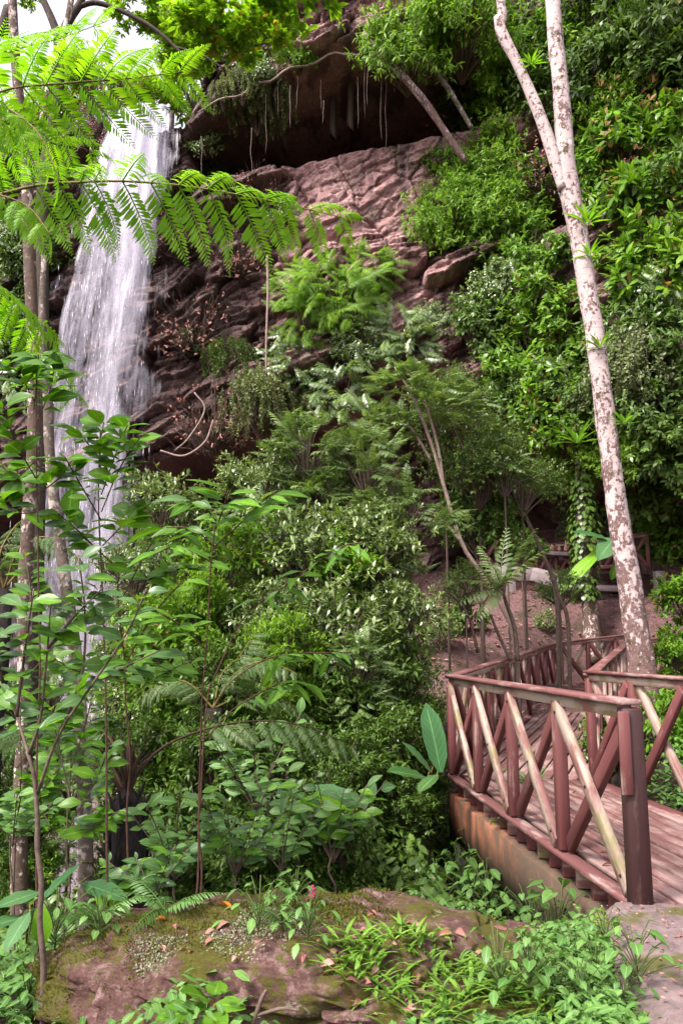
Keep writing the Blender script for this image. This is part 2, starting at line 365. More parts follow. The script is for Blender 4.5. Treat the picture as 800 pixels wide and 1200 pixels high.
def boulder_mat():
    m, nt, out, N = new_mat('mossy_boulder')
    n1 = noise(N, 3.4, 8, .75); n2 = noise(N, 12, 8, .75); n3 = noise(N, 55, 8, .8); n4 = noise(N, 5.0, 6, .7)
    col = ramp(N, n2, [(.3, (.060, .032, .025)), (.5, (.17, .092, .076)), (.62, (.38, .25, .235))])
    moss = mixc(N, n3, (.045, .050, .009), (.185, .175, .028))
    col = mixc(N, ramp(N, math_(N, 'ADD', math_(N, 'MULTIPLY', n1, .7), math_(N, 'MULTIPLY', n2, .3)), [(.485, 0.), (.525, .95)]), col, moss)
    col = mixc(N, ramp(N, math_(N, 'ADD', math_(N, 'MULTIPLY', n4, .7), math_(N, 'MULTIPLY', n3, .3)), [(.60, 0.), (.63, .9)]), col, mixc(N, n3, (.22, .21, .15), (.46, .47, .36)))
    col = mixc(N, ramp(N, n3, [(.62, 0.), (.7, .7)]), col, (.42, .27, .25))
    pb = N('ShaderNodeBsdfPrincipled', {'Base Color': col, 'Roughness': .92, 'Specular IOR Level': .15, 'Normal': bump(N, math_(N, 'ADD', n3, n2), 1.0, .035)})
    nt.links.new(pb.outputs[0], out.inputs[0]); return m
M['boulder'] = boulder_mat()
def water_mat(name, thr, col=(.64, .62, .70)):
    m, nt, out, N = new_mat(name)
    uv = N('ShaderNodeUVMap').outputs[0]; sx = N('ShaderNodeSeparateXYZ', {0: uv}).outputs
    a = noise(N, 1, 4, .6, vec=uv, stretch=(2.5, .22, 1)); b = noise(N, 1, 4, .65, vec=uv, stretch=(9, .8, 1)); c = noise(N, 1, 3, .6, vec=uv, stretch=(24, 2.6, 1))
    s = math_(N, 'ADD', math_(N, 'ADD', math_(N, 'MULTIPLY', a, .42), math_(N, 'MULTIPLY', b, .36)), math_(N, 'MULTIPLY', c, .22))
    dens = N('ShaderNodeAttribute', attribute_name='rnd').outputs['Fac']
    al = ramp(N, math_(N, 'ADD', s, math_(N, 'SUBTRACT', dens, .5)), [(thr - .13, 0.), (thr + .0, .25), (thr + .20, .82)])
    d = N('ShaderNodeBsdfPrincipled', {'Base Color': c4(col), 'Roughness': .25, 'Specular IOR Level': .5})
    tl = N('ShaderNodeBsdfTranslucent', {'Color': c4(col)})
    wt = N('ShaderNodeMixShader', {0: .35, 1: d.outputs[0], 2: tl.outputs[0]})
    tr = N('ShaderNodeBsdfTransparent')
    mx = N('ShaderNodeMixShader', {0: al, 1: tr.outputs[0], 2: wt.outputs[0]})
    nt.links.new(mx.outputs[0], out.inputs[0]); return m
M['fall'] = water_mat('falling_water', .50)
def pool_mat():
    m, nt, out, N = new_mat('pool_water')
    n = noise(N, 2.5, 5, .6)
    pb = N('ShaderNodeBsdfPrincipled', {'Base Color': ramp(N, n, [(.4, (.10, .10, .10)), (.7, (.60, .58, .62))]), 'Roughness': .15, 'Normal': bump(N, n, .6, .05)})
    nt.links.new(pb.outputs[0], out.inputs[0]); return m
M['pool'] = pool_mat()
M['spray'] = solid('water_drops', [(.3, (.78, .76, .84)), (.7, (.86, .84, .90))], 3, .3)
M['ornament'] = solid('terracotta', [(.3, (.30, .12, .09)), (.7, (.50, .30, .25))], 12)
M['moss'] = leaf_mat('moss_blades', (.045, .055, .008), (.135, .140, .022), .2, .8, vein=False, spec=.1)
M['lichen'] = leaf_mat('lichen', (.13, .145, .085), (.26, .275, .19), .05, .9, vein=False, spec=.1)
M['petal'] = leaf_mat('magenta_petal', (.55, .01, .18), (.65, .02, .25), .3, .5, vein=False)

# ------------------------------------------------------------------ ground
GC = np.array([(1.9,2,0),(1.9,3,0),(2.3,4,0),(1.8,4.7,-.03),(3,5,0),(3,3,0),(1.2,3,-.05),(.3,3,-.05),(-1,3,-.1),(-3,3,-.35),(0,1,-.05),(0,-4,0),(5,0,0),(-5,0,-.2),(1.2,4.2,-.1),(.3,4.4,-.12),(-1.4,4.4,-.3),
 (1.2,5.6,-.55),(.3,5.4,-.5),(-1,5.6,-.55),(-2.5,6,-.75),(-4,6,-1.0),(1.0,8,-1.05),(0,8,-1.0),(-1.5,8,-1.2),(-3.5,9,-2.1),(2.2,7,-1.0),(3.1,7,-.7),(4.2,8,.0),(5,10,.3),(4.2,12,.0),(7,10,2.2),(9,12,4),
 (1,11,-1.3),(-1,12,-1.9),(-3,13,-2.8),(-4,13,-3.5),(-6,14,-4.2),(3,13,-.5),(2,15,0.2),(0,16,-.8),(-2,17,-2.5),(-5,18,-4.6),(-8,20,-6),(-7.3,22.5,-6.5),(-5,23,-4),(5.5,19.5,.3),(7.2,20,.4),(4,18,.7),(2.5,19,1.6),(1,20,1.6),(4.2,21.3,2.0),
 (5,24,3.0),(8,23,2.8),(7,26,3.7),(4,28,4),(10,28,4),(1,24,3),(-2,22,0),(-3,25,1),(-10,26,-3),(-12,18,-4),(11,16,5),(11,20,6),(-9,10,-1.5),(9,4,1.5),(7,6,.8)], float)
def ground(x, y):
    x = np.asarray(x, float); y = np.asarray(y, float); sh = x.shape; x = x.ravel(); y = y.ravel()
    d2 = (x[:, None] - GC[:, 0]) ** 2 + (y[:, None] - GC[:, 1]) ** 2 + .12
    wgt = d2 ** -2.0
    z = (wgt * GC[:, 2]).sum(1) / wgt.sum(1)
    z = z + .05 * fbm(x * 1.4, y * 1.4, 0 * x, 4, 5) * np.clip((y - 3) / 4, 0.15, 2.5)
    return z.reshape(sh)
def gpt(px, py, lift=0.0):
    d = ray(px, py); t = np.linspace(2.5, 34, 800); p = CAM + d * t[:, None]
    below = p[:, 2] < ground(p[:, 0], p[:, 1]) + lift
    i = int(np.argmax(below)) if below.any() else 799
    return p[i]
xs = np.concatenate([np.linspace(-60, -13, 14)[:-1], np.linspace(-13, 13, 200), np.linspace(13, 60, 14)[1:]])
ys = np.concatenate([np.linspace(-40, 1, 12)[:-1], np.linspace(1, 30, 230), np.linspace(30, 90, 12)[1:]])
X, Y = np.meshgrid(xs, ys); Z = ground(X, Y)
def grid_faces(ny, nx):
    i, j = np.meshgrid(np.arange(ny - 1), np.arange(nx - 1), indexing='ij')
    return np.stack([i * nx + j, i * nx + j + 1, (i + 1) * nx + j + 1, (i + 1) * nx + j], -1).reshape(-1, 4)
mb = MB(); mb.add(np.stack([X, Y, Z], -1), [grid_faces(*X.shape)], np.stack([X, Y], -1))
link('ground', mb.mesh('ground', M['soil'], True), kind='structure')

# ------------------------------------------------------------------ cliff
def cliff_base(x, z):
    Yb = np.interp(x, [-30, -16, -9, -6, -2, 2, 5, 8, 11, 16, 30], [30, 27, 25.2, 24.6, 24, 24, 23.2, 20.5, 17.5, 14, 10])
    Yb = Yb + np.clip(z - 6, 0, 30) * .22 * sstep(3.5, 9, x)
    # the cavity under the top lip
    zt = np.interp(x, [-5, -3.9, -2.8, .84, 4.5], [18.3, 18.5, 18.9, 20.4, 20.7]); zb = np.interp(x, [-5, -2.8, 0, 3.6, 5], [17.0, 17.0, 17.7, 18.2, 18.6])
    xw = sstep(-5.2, -3.8, x) * (1 - sstep(4.2, 5.4, x))
    Yb = Yb + 6.8 * xw * sstep(zb - .5, zb + 1.0, z) * (1 - sstep(zt - .25, zt + .05, z))
    Yb = Yb - 1.1 * xw * sstep(zt - .2, zt + .1, z)
    # the undercut below the strata, and the cave above the far path
    lip = np.interp(x, [-9, -5.5, -3, 0, 2.5, 5, 9, 14], [6.5, 7.6, 8.4, 9.3, 9.9, 7.4, 6.6, 6.0]) + .25 * fbm(x * .9, 0 * x, 0 * x, 3, 31)
    Yb = Yb + (4.0 + 8.0 * sstep(3, 6, x) + 1.5 * sstep(-7, -3, x) * (1 - sstep(-2, 0, x))) * (1 - sstep(lip - .45, lip + .15, z)) * (1 - sstep(9.5, 11, x))
    # strata lean outwards between lip and face
    Yb = Yb - .9 * sstep(14.6, 13.2, z) * sstep(-2.5, 0, x)
    crest = np.interp(x, [-30, -12, -8.4, -7.4, -5.2, -4.2, -3, 0, 3, 30], [21, 20, 19.4, 18.3, 18.3, 19.8, 21.6, 23.2, 40, 60])
    Yb = Yb + np.clip(z - crest, 0, 40) * 5.0
    return Yb
def blocks(u, v, seed):
    """angular blocks: per cell a random offset and tilt, and the distance to the cell border"""
    iu, iv = np.floor(u).astype(np.int64), np.floor(v).astype(np.int64); o = 0 * iu
    best = np.full(u.shape, 9.); sec = np.full(u.shape, 9.); val = np.zeros(u.shape)
    for a in (-1, 0, 1):
        for b in (-1, 0, 1):
            cu, cv = iu + a, iv + b
            pu = cu + .5 + .8 * (_h(cu, cv, o, seed) - .5); pv = cv + .5 + .8 * (_h(cu, cv, o, seed + 1) - .5)
            du, dv = u - pu, v - pv; d = np.maximum(np.abs(du) * .9, np.abs(dv)) + .25 * (np.abs(du) + np.abs(dv))
            w_ = (_h(cu, cv, o, seed + 2) - .5) + .55 * (_h(cu, cv, o, seed + 3) - .5) * du + (.9 * _h(cu, cv, o, seed + 4) - .25) * dv
            m = d < best; sec = np.where(m, best, np.minimum(sec, d)); val = np.where(m, w_, val); best = np.where(m, d, best)
    return val, sec - best
def cliff_y(x, z):
    x = np.asarray(x, float); z = np.asarray(z, float)
    wx = x + .25 * fbm(x * .5, z * .5, 0 * x, 3, 71); wz = z + .22 * fbm(x * .5, z * .5, 4 + 0 * x, 3, 72)
    s = wz - .40 * wx; k = np.floor(s / .9); 
    face = sstep(14.0, 14.5, z) * (1 - sstep(18.0, 18.8, z)) * sstep(-2.2, -1.4, x) * (1 - sstep(4, 5, x))
    b1, e1 = blocks(wx / 2.1 + 7, s / 1.0, 11); b2, e2 = blocks(wx / .75 + 3, s / .30, 21); b3, e3 = blocks(wx / .3, s / .16, 31)
    f1, g1 = blocks((wx + .4 * wz) / 1.7, (wz - .7 * wx) / 2.4, 41)
    lay = b1 * 1.15 + b2 * .42 + b3 * .13 + .22 * np.exp(-e1 / .035) + .10 * np.exp(-e2 / .05)
    flat = f1 * .36 + b2 * .15 + b3 * .07 + .08 * np.exp(-e2 / .04) + .25 * np.exp(-g1 / .02)
    lay = lay * (1 - face) + flat * face
    big = .30 * fbm(x * .3, z * .3, 3 + 0 * x, 3, 21); det = .05 * fbm(x * 3.1, z * 3.1, 0 * x, 4, 22)
    return cliff_base(x, z) + lay + big + det
xs = np.concatenate([np.linspace(-40, -12, 20)[:-1], np.linspace(-12, 7, 470), np.linspace(7, 32, 90)[1:]]); zs = np.concatenate([np.linspace(-8, 4, 60)[:-1], np.linspace(4, 23, 480), np.linspace(23, 34, 40)[1:]])
X, Z = np.meshgrid(xs, zs); Yc = cliff_y(X, Z)
mb = MB(); mb.add(np.stack([X, Yc, Z], -1), [grid_faces(*X.shape)], np.stack([X, Z], -1))
cliff = link('cliff', mb.mesh('cliff', M['cliff'], False), kind='structure')
def chit(px, py):
    d = ray(px, py); t = np.linspace(8, 45, 1200); p = CAM + d * t[:, None]
    b = p[:, 1] > cliff_base(p[:, 0], p[:, 2]); i = int(np.argmax(b)) if b.any() else 900
    return p[i]

# ------------------------------------------------------------------ waterfall, pool
def fall_sheet(mb, x0, x1, off, seed, dens, ztop=18.62, zbot=-6.6, nz=90, nx=22):
    t = np.linspace(0, 1, nz)[:, None]; u = np.linspace(0, 1, nx)[None]
    z = ztop + (zbot - ztop) * t + 0 * u
    dz = ztop - z
    spread = .55 + .95 * t ** .55
    cx = -6.45 - 1.0 * t ** .7 - .3 * t
    x = cx + ((x0 + (x1 - x0) * u)) * spread + .10 * vnoise(u * 5, z * .25, 0 * z, seed)
    y = 24.0 - .62 * np.sqrt(dz + .05) * .75 - off + .14 * fbm(u * 4, z * .4, 0 * z, 2, seed + 3)
    y = np.minimum(y, 24.1); 
    edge = np.minimum(u, 1 - u) * 4 + .55 * fbm(z * .9, u * 2 + seed, 0 * z, 3, seed + 40)
    den = np.clip(dens + .26 * np.exp(-t * 9) - .06 * t - .35 * (1 - np.clip(edge, 0, 1)), 0, 1) + 0 * z
    V = np.stack([x, y + 0 * z, z], -1)
    i = np.stack([(x0 + (x1 - x0) * u) * 1.2 + seed * 7.7 + 0 * z, dz + seed * 3.1], -1)
    mb.add(V, [grid_faces(nz, nx)], i, den.ravel())
mb = MB()
fall_sheet(mb, -1.15, 1.15, 0.0, 1, .43); fall_sheet(mb, -1.2, -.15, .25, 2, .50); fall_sheet(mb, .15, .95, .3, 3, .51)
fall_sheet(mb, -1.3, 1.75, -.12, 4, .435); fall_sheet(mb, -1.15, 1.0, .45, 5, .44); fall_sheet(mb, -.2, 1.5, .6, 6, .49); fall_sheet(mb, -1.9, 2.3, .2, 7, .37)
# lip: water sliding over the ledge
u = np.linspace(0, 1, 16)[None]; t = np.linspace(0, 1, 8)[:, None]
V = np.stack([-6.45 + (-1.05 + 1.9 * u) * .52 + 0 * t, 24.0 + 5 * (1 - t) + 0 * u, 18.62 + .55 * (1 - t) + .03 * np.sin(u * 20) + 0 * t], -1)
mb.add(V, [grid_faces(8, 16)], np.stack([u * 2 + 0 * t, t * 3 + 0 * u], -1), .8)
link('waterfall', mb.mesh('waterfall', M['fall'], True), kind='structure')
mb = MB(); n = 700
t = rng.random(n) ** .8; zz = 18.4 - 25 * t
xx = -6.45 - 1.0 * t ** .7 - .3 * t + rng.normal(0, .62, n) * (.85 + .5 * t); yy = 23.7 - .5 * np.sqrt(18.6 - zz) + rng.normal(-.2, .25, n)
ln = rng.uniform(.04, .2, n); wd = rng.uniform(.003, .008, n)
oc = np.array([[1, 0, 0], [0, 1, 0], [-1, 0, 0], [0, -1, 0], [0, 0, 1], [0, 0, -1]], float)
of = np.array([[0, 1, 4], [1, 2, 4], [2, 3, 4], [3, 0, 4], [1, 0, 5], [2, 1, 5], [3, 2, 5], [0, 3, 5]])
V = oc[None] * np.stack([wd, wd, ln], -1)[:, None] + np.stack([xx, yy, zz], -1)[:, None]
mb.add(V, [(of[None] + 6 * np.arange(n)[:, None, None]).reshape(-1, 3)])
link('spray', mb.mesh('spray', M['spray']), kind='stuff')
X, Y = np.meshgrid(np.linspace(-14, -2, 30), np.linspace(16, 27, 30))
mb = MB(); mb.add(np.stack([X, Y, -6.0 + .05 * fbm(X, Y, 0 * X, 3, 2)], -1), [grid_faces(30, 30)]); link('pool_water', mb.mesh('pool_water', M['pool'], True), kind='structure')

# ------------------------------------------------------------------ leaf templates (unit length along +Y, normal +Z)
PROF = {'ovate': [0, .55, .95, 1, .82, .5, 0], 'lance': [0, .6, .95, 1, .8, .45, 0], 'heart': [.55, 1, 1, .86, .62, .33, 0], 'oblong': [.2, .75, .95, 1, .97, .75, 0], 'obov': [0, .3, .6, .85, 1, .8, 0]}
def leaf_tpl(wid, seg=2, fold=.15, curl=.12, shape='ovate', wav=0.0, lobes=False):
    t = np.linspace(0, 1, seg + 1); pr = np.interp(t, np.linspace(0, 1, 7), PROF[shape]) * wid / 2
    if seg == 2: pr = np.array([0, wid / 2, 0])
    V = []; U = []
    for k, (tt, hw) in enumerate(zip(t, pr)):
        z = -curl * tt * tt + .3 * curl * tt; wv = wav * math.sin(k * 2.4)
        y0 = tt - (.10 * (1 - tt) if shape == 'heart' and k == 0 else 0)
        V += [(-hw, y0 - (.08 if shape == 'heart' and k < 2 else 0), z + fold * hw + wv), (0, tt, z), (hw, y0 - (.08 if shape == 'heart' and k < 2 else 0), z + fold * hw - wv)]
        U += [(0, tt), (.5, tt), (1, tt)]
    f = []
    for k in range(seg):
        a = 3 * k; f += [[a, a + 1, a + 4, a + 3], [a + 1, a + 2, a + 5, a + 4]]
    return np.array(V), np.array(f), np.array(U)
DIA = (np.array([(0, 0, 0), (-.5, .45, .06), (0, 1, -.08), (.5, .45, .06)]), np.array([[0, 2, 1], [0, 3, 2]]), np.array([(.5, 0), (0, .5), (.5, 1), (1, .5)]))
def dia(wid): V = DIA[0].copy(); V[:, 0] *= wid; return V, DIA[1], DIA[2]
def six(wid, bend=.12):
    V = np.array([(0, 0, 0), (-.42 * wid, .33, .05), (.42 * wid, .33, .05), (-.40 * wid, .68, .02 - bend * .3), (.40 * wid, .68, .02 - bend * .3), (0, 1, -bend)])
    f3 = np.array([[0, 2, 1], [3, 4, 5]]); f4 = np.array([[1, 2, 4, 3]])
    return V, np.array([[0, 2, 1], [1, 2, 4], [1, 4, 3], [3, 4, 5]]), np.array([(.5, 0), (0, .33), (1, .33), (0, .68), (1, .68), (.5, 1)])
def frames(d, n):
    y = unit(d); z = n - (n * y).sum(-1, keepdims=True) * y; z = unit(z); x = np.cross(y, z)
    return np.stack([x, y, z], -2)            # rows: images of the local axes
def scatter(mb, tpl, pos, d, n, size, rnd):
    V, f, U = tpl; B = frames(d, n)
    W = np.einsum('kj,njc->nkc', V, B) * np.asarray(size)[:, None, None] + pos[:, None]
    N_ = len(pos)
    mb.add(W, [(f[None] + len(V) * np.arange(N_)[:, None, None]).reshape(-1, f.shape[1])], np.tile(U, (N_, 1)), np.repeat(rnd, len(V)))
def rdir(n, r): return unit(r.normal(size=(n, 3)))

def pinnate_tpl(pairs, leaf_w, droop, ang=65, first=.12, prof=(.5, .95, 1, .85, .5, .15), leaflet=.30, tilt=.25):
    """a frond of unit length along +Y: leaflets both sides of a drooping rachis (rachis included)"""
    mb = MB(); t = np.linspace(first, .985, pairs); zc = lambda q: -droop * q * q
    rj = np.random.default_rng(pairs * 7 + int(droop * 100)); ln0 = np.interp(t, np.linspace(0, 1, len(prof)), prof) * leaflet
    a = R(ang)
    for s in (-1, 1):
        ln = ln0 * rj.uniform(.78, 1.1, pairs) * (rj.random(pairs) > .03)
        pos = np.stack([0 * t, t * (1 - .25 * droop * t), zc(t)], -1)
        d = np.stack([s * math.sin(a) + 0 * t, math.cos(a) + .35 * t + rj.normal(0, .07, pairs), -.25 - tilt * .5 - droop * t + rj.normal(0, .10, pairs)], -1)
        scatter(mb, six(leaf_w, .2), pos, d, np.array([[s * -.15, 0., 1.]]) + 0 * d, ln, 0 * t)
    tt = np.linspace(0, 1, 7); pts = np.stack([0 * tt, tt * (1 - .25 * droop * tt), zc(tt)], -1)
    tube_mb(mb, pts, np.linspace(.012, .003, 7), 3, 0, cap=False)
    V = np.concatenate(mb.v); U = np.concatenate(mb.u)
    tri = np.concatenate([f if f.shape[1] == 3 else np.concatenate([f[:, [0, 1, 2]], f[:, [0, 2, 3]]]) for f in mb.f])
    return V, tri, U

# ------------------------------------------------------------------ shrubs (unit radius, base at the origin, crown centred at z=.85)
def gen_shrub(kind, seed):
    r = np.random.default_rng(seed * 101 + len(kind)); fo = MB(); st = MB()
    cz = .85
    K = 27
    cd_ = rdir(K, r); cd_[:, 2] = np.abs(cd_[:, 2]) * 1.3 - .58; cd_ = unit(cd_)
    cen = cd_ * (r.uniform(.35, 1.0, K) ** .6)[:, None] * np.array([.88, .88, .78]) + [0, 0, cz]
    def twigs(n, sig):
        k = r.integers(0, K, n); p = cen[k] + r.normal(0, sig, (n, 3)) * [1, 1, .75]
        out = unit(p - [0, 0, cz * .45]); return p, out
    def rosette(n, per, sig, size, tpl, spread=.9, droop=.35, szv=.3):
        p, o = twigs(n, sig); q = np.repeat(p, per, 0); oo = np.repeat(o, per, 0)
        d = unit(oo * .55 + rdir(n * per, r) * spread + [0, 0, -droop * .6]); nn = unit(np.array([0, 0, 1.]) + .45 * rdir(n * per, r) + .3 * oo)
        sz = size * r.uniform(1 - szv, 1 + szv, n * per); pos = q - oo * r.uniform(0, .10, (n * per, 1))
        scatter(fo, tpl, pos, d, nn, sz, np.repeat(r.random(n), per) * .7 + r.random(n * per) * .3); return p
    if kind == 'laurel': p = rosette(330, 7, .17, .16, six(.40))
    elif kind == 'bigleaf': p = rosette(170, 6, .18, .26, six(.42))
    elif kind == 'fine': p = rosette(900, 8, .17, .105, six(.26), spread=.8, droop=.6)
    elif kind == 'glossy': p = rosette(420, 8, .19, .118, six(.36), droop=.05)
    elif kind == 'dark': p = rosette(430, 7, .19, .14, six(.40), droop=.5)
    elif kind == 'airy': p = rosette(1100, 7, .20, .062, dia(.5), droop=.3)
    elif kind == 'small': p = rosette(700, 7, .17, .085, dia(.55), droop=.3)
    elif kind in ('feather', 'fernbush'):
        n = 120 if kind == 'feather' else 120
        tp = pinnate_tpl(14, .25, .25, 66, .1, leaflet=.27) if kind == 'feather' else pinnate_tpl(22, .13, .35, 70, .06, prof=(.6, 1, 1, .85, .55, .15), leaflet=.30)
        p, o = twigs(n, .14); d = unit(o * [1, 1, .35] + .55 * rdir(n, r) + [0, 0, .1]); nn = unit(np.array([0, 0, 1.]) + .3 * rdir(n, r))
        scatter(fo, tp, p - d * .22, d, nn, r.uniform(.42, .68, n), r.random(n))
    elif kind == 'drape':
        n = 130; a = r.uniform(0, 6.283, n); rr = np.sqrt(r.random(n)) * .75
        top = np.stack([np.cos(a) * rr, np.sin(a) * rr, 1.5 - .7 * rr ** 2 + r.normal(0, .08, n)], -1); p = top
        for k in range(n):
            L = r.uniform(.35, 1.5) * (1 - .3 * rr[k]); m = int(L * 34) + 4; t = np.linspace(0, 1, m)
            path = top[k] + np.stack([.12 * np.sin(t * 3 + a[k]) + .14 * np.cos(a[k]) * np.sqrt(t), .14 * np.sin(a[k]) * np.sqrt(t) + .05 * np.cos(t * 5), -L * t], -1)
            tube_mb(st, path[:: max(1, m // 6)], .006, 3, cap=False)
            if k % 5 == 0: continue
            q = np.repeat(path, 3, 0) + r.normal(0, .02, (m * 3, 3))
            scatter(fo, dia(.6), q, unit(rdir(m * 3, r) + [0, 0, -.4]), unit(rdir(m * 3, r) * .6 + [0, -.3, .8]), r.uniform(.045, .085, m * 3), r.random(m * 3))
    elif kind == 'twiggy':
        p, o = twigs(150, .22)
        for k in range(150):
            pts = np.stack([p[k] * s + r.normal(0, .05, 3) * (s > 0) for s in np.linspace(.25, 1.12, 5)]); tube_mb(st, pts, np.linspace(.014, .004, 5), 3, cap=False)
        rosette(160, 4, .24, .07, dia(.5))
    for k in r.choice(len(p), min(34, len(p)), False):
        e = p[k]; mid = e * .5 + np.array([0, 0, .12]) + r.normal(0, .05, 3); pts = resample([(0, 0, 0), mid, e], 5)
        tube_mb(st, pts, np.linspace(.026, .006, 5), 4, cap=False)
    return fo, st
SH = {}
def shrub_meshes(kind, var):
    key = (kind, var)
    if key not in SH:
        fo, st = gen_shrub(kind, var)
        mk = {'bigleaf': 'laurel', 'small': 'glossy', 'fernbush': 'fern', 'drape': 'vine_leaf', 'twiggy': 'dry'}.get(kind, kind)
        SH[key] = (fo.mesh(kind + '_foliage', M[mk]), st.mesh(kind + '_stems', M['twig']))
    return SH[key]
def set_mat(o, mat):
    o.material_slots[0].link = 'OBJECT'; o.material_slots[0].material = mat
_vc = [0]
UNITROD = MB(); tube_mb(UNITROD, [(0, 0, 0), (.02, .01, .35), (-.01, .0, .7), (0, 0, 1.05)], [1, .9, .85, .75], 7, rough=.15); UNITROD = UNITROD.mesh('stem_rod', M['twig'], True)
def shrub(kind, c, rad, label, cat='shrub', group=None, tilt=0.0, name=None, mat=None, squash=1.0, to_ground=False, stemmat=None, fill=True):
    """c = crown centre; the base lies .85 rad behind/below it along the tilted axis"""
    _vc[0] += 1; fo, st = shrub_meshes(kind, _vc[0] % 3)
    ax = np.array([0, -math.sin(tilt), math.cos(tilt)]); base = np.asarray(c) - ax * .85 * rad * squash
    rz = (_vc[0] * 2.399) % 6.283
    name = name or {'feather': 'compound_leaf_shrub', 'fernbush': 'fern_bush', 'drape': 'hanging_vine', 'twiggy': 'dry_brush'}.get(kind, 'shrub')
    gz = float(ground(base[0], base[1])) if to_ground else base[2]
    rise = base[2] - gz if (to_ground and base[2] - gz > .06) else 0.0
    root = thing(name, label, cat, (base[0], base[1], base[2] - rise), group)
    Mx = Matrix.Translation((0, 0, rise)) @ Matrix.Rotation(tilt, 4, 'X') @ Matrix.Rotation(rz, 4, 'Z') @ Matrix.Diagonal((rad, rad, rad * squash, 1))
    o = link('foliage', fo, root, mat4=Mx, kind='stuff')
    if mat: set_mat(o, M[mat])
    s = link('stems', st, root, mat4=Mx, kind='stuff')
    if stemmat: set_mat(s, M[stemmat])
    if rise > .75 * rad and kind not in ('airy',) and fill:
        q = 1
        while rise - .95 * rad * q > -.5 * rad and q < 5:
            M2 = Matrix.Translation((0, 0, max(rise - .95 * rad * q, -.15 * rad))) @ Matrix.Rotation(rz + 2 * q, 4, 'Z') @ Matrix.Diagonal((rad * .92, rad * .92, rad * .8, 1))
            o = link('foliage', fo, root, mat4=M2, kind='stuff'); q += 1
            if mat: set_mat(o, M[mat])
    if rise:
        k = max(.018, .03 * rad)
        link('trunk', UNITROD, root, mat4=Matrix.Diagonal((k, k, rise, 1)))
    return root
def cliff_shrub(kind, px, py, diam, label, out=.45, **kw):
    h = chit(px, py); d = ray(px, py); sc = h[1] / F * math.sqrt(1 + 0); rad = diam / 2 * (h[1] / d[1]) / F
    c = h - d / np.linalg.norm(d) * rad * out
    return shrub(kind, c, rad, label, tilt=kw.pop('tilt', .75), **kw)
def free_shrub(kind, px, py, diam, Yd, label, **kw):
    if Yd == 0: Yd = float(gpt(px, py + diam * .42)[1])
    c = P(px, py, Yd); rad = diam / 2 * (Yd / ray(px, py)[1]) / F
    return shrub(kind, c, rad, label, to_ground=True, **kw)


# ------------------------------------------------------------------ path and footbridge
mb = MB(); ys = np.linspace(-3, 5.02, 60); ws = np.linspace(0, 1, 26)
left = 1.25 + (ys - 3.85) * .17 + .03 * fbm(ys * 3, 0 * ys, 0 * ys, 3, 4)
X = left[:, None] + (4.2 - left[:, None]) * ws[None]; Y = ys[:, None] + 0 * X
Z = .012 + .012 * fbm(X * 3, Y * 3, 0 * X, 4, 6) - .07 * (1 - sstep(0, .04, ws))[None]
mb.add(np.stack([X, Y, Z], -1), [grid_faces(*X.shape)], np.stack([X, Y], -1)); link('path', mb.mesh('path', M['path'], True), kind='structure')

A0 = np.array([1.74, 5.06, 0.]); A1 = np.array([1.31, 9.95, 0.]); A2 = np.array([5.15, 19.5, .48]); A3 = np.array([7.7, 21.2, .72])
B0 = np.array([3.27, 5.06, 0.]); B1 = np.array([2.87, 9.6, 0.]); B2 = np.array([6.6, 18.9, .46]); B3 = np.array([8.4, 20.1, .70])
fb = thing('footbridge', 'red timber footbridge with crossed railings climbing from the path at the lower right', 'footbridge', tuple(A0))
fb0 = np.asarray(A0)
def lerp(a, b, t): return a + (b - a) * t
prng = random.Random(3)
def deck(a0, a1, b0, b1, n, cuts):
    for k in range(n):
        u0 = (k + .06) / n; u1 = (k + .88) / n; um = (u0 + u1) / 2
        p0, p1 = lerp(a0, b0, um), lerp(a1, b1, um); wd = np.linalg.norm((b0 - a0)) / n * .82
        cs = [0] + [min(.97, max(.03, c + prng.uniform(-.1, .1))) for c in cuts] + [1]
        for c0, c1 in zip(cs[:-1], cs[1:]):
            q0, q1 = lerp(p0, p1, c0), lerp(p0, p1, c1); e = unit(q1 - q0) * .004
            dz = np.array([0, 0, -.02 + prng.uniform(-.004, .004)])
            bar('plank', q0 + e + dz, q1 - e + dz + [0, 0, prng.uniform(-.003, .003)], wd, .034, M['deckwood'], fb, bev=.005, base=fb0)
ia = np.array([.10, .01, 0])
e0 = prng.uniform
deck(A0 + ia, A1 + ia, B0 - ia * .3, B1 - ia * .3, 10, [.52])
j = np.array([.02, .05, 0])
deck(A1 + j + ia, A2 + ia, B1 + j - ia * .3, B2 - ia * .3, 10, [.33, .66])
deck(A2 + j * 3 + ia * .3, A3, B2 + j * 3, B3, 9, [])
def joists(a0, a1, b0, b1, n):
    for k in range(n):
        t = (k + .5) / n; p, q = lerp(a0, a1, t), lerp(b0, b1, t); o = unit(q - p) * .03
        bar('joist', p + o * .9 + [0, 0, -.128], q + o + [0, 0, -.128], .065, .172, M['redwood'] if k % 3 else M['wornwood'], fb, base=fb0)
joists(A0 + [0, .12, 0], A1, B0, B1, 17); joists(A1, A2, B1, B2, 20); joists(A2, A3, B2, B3, 6)
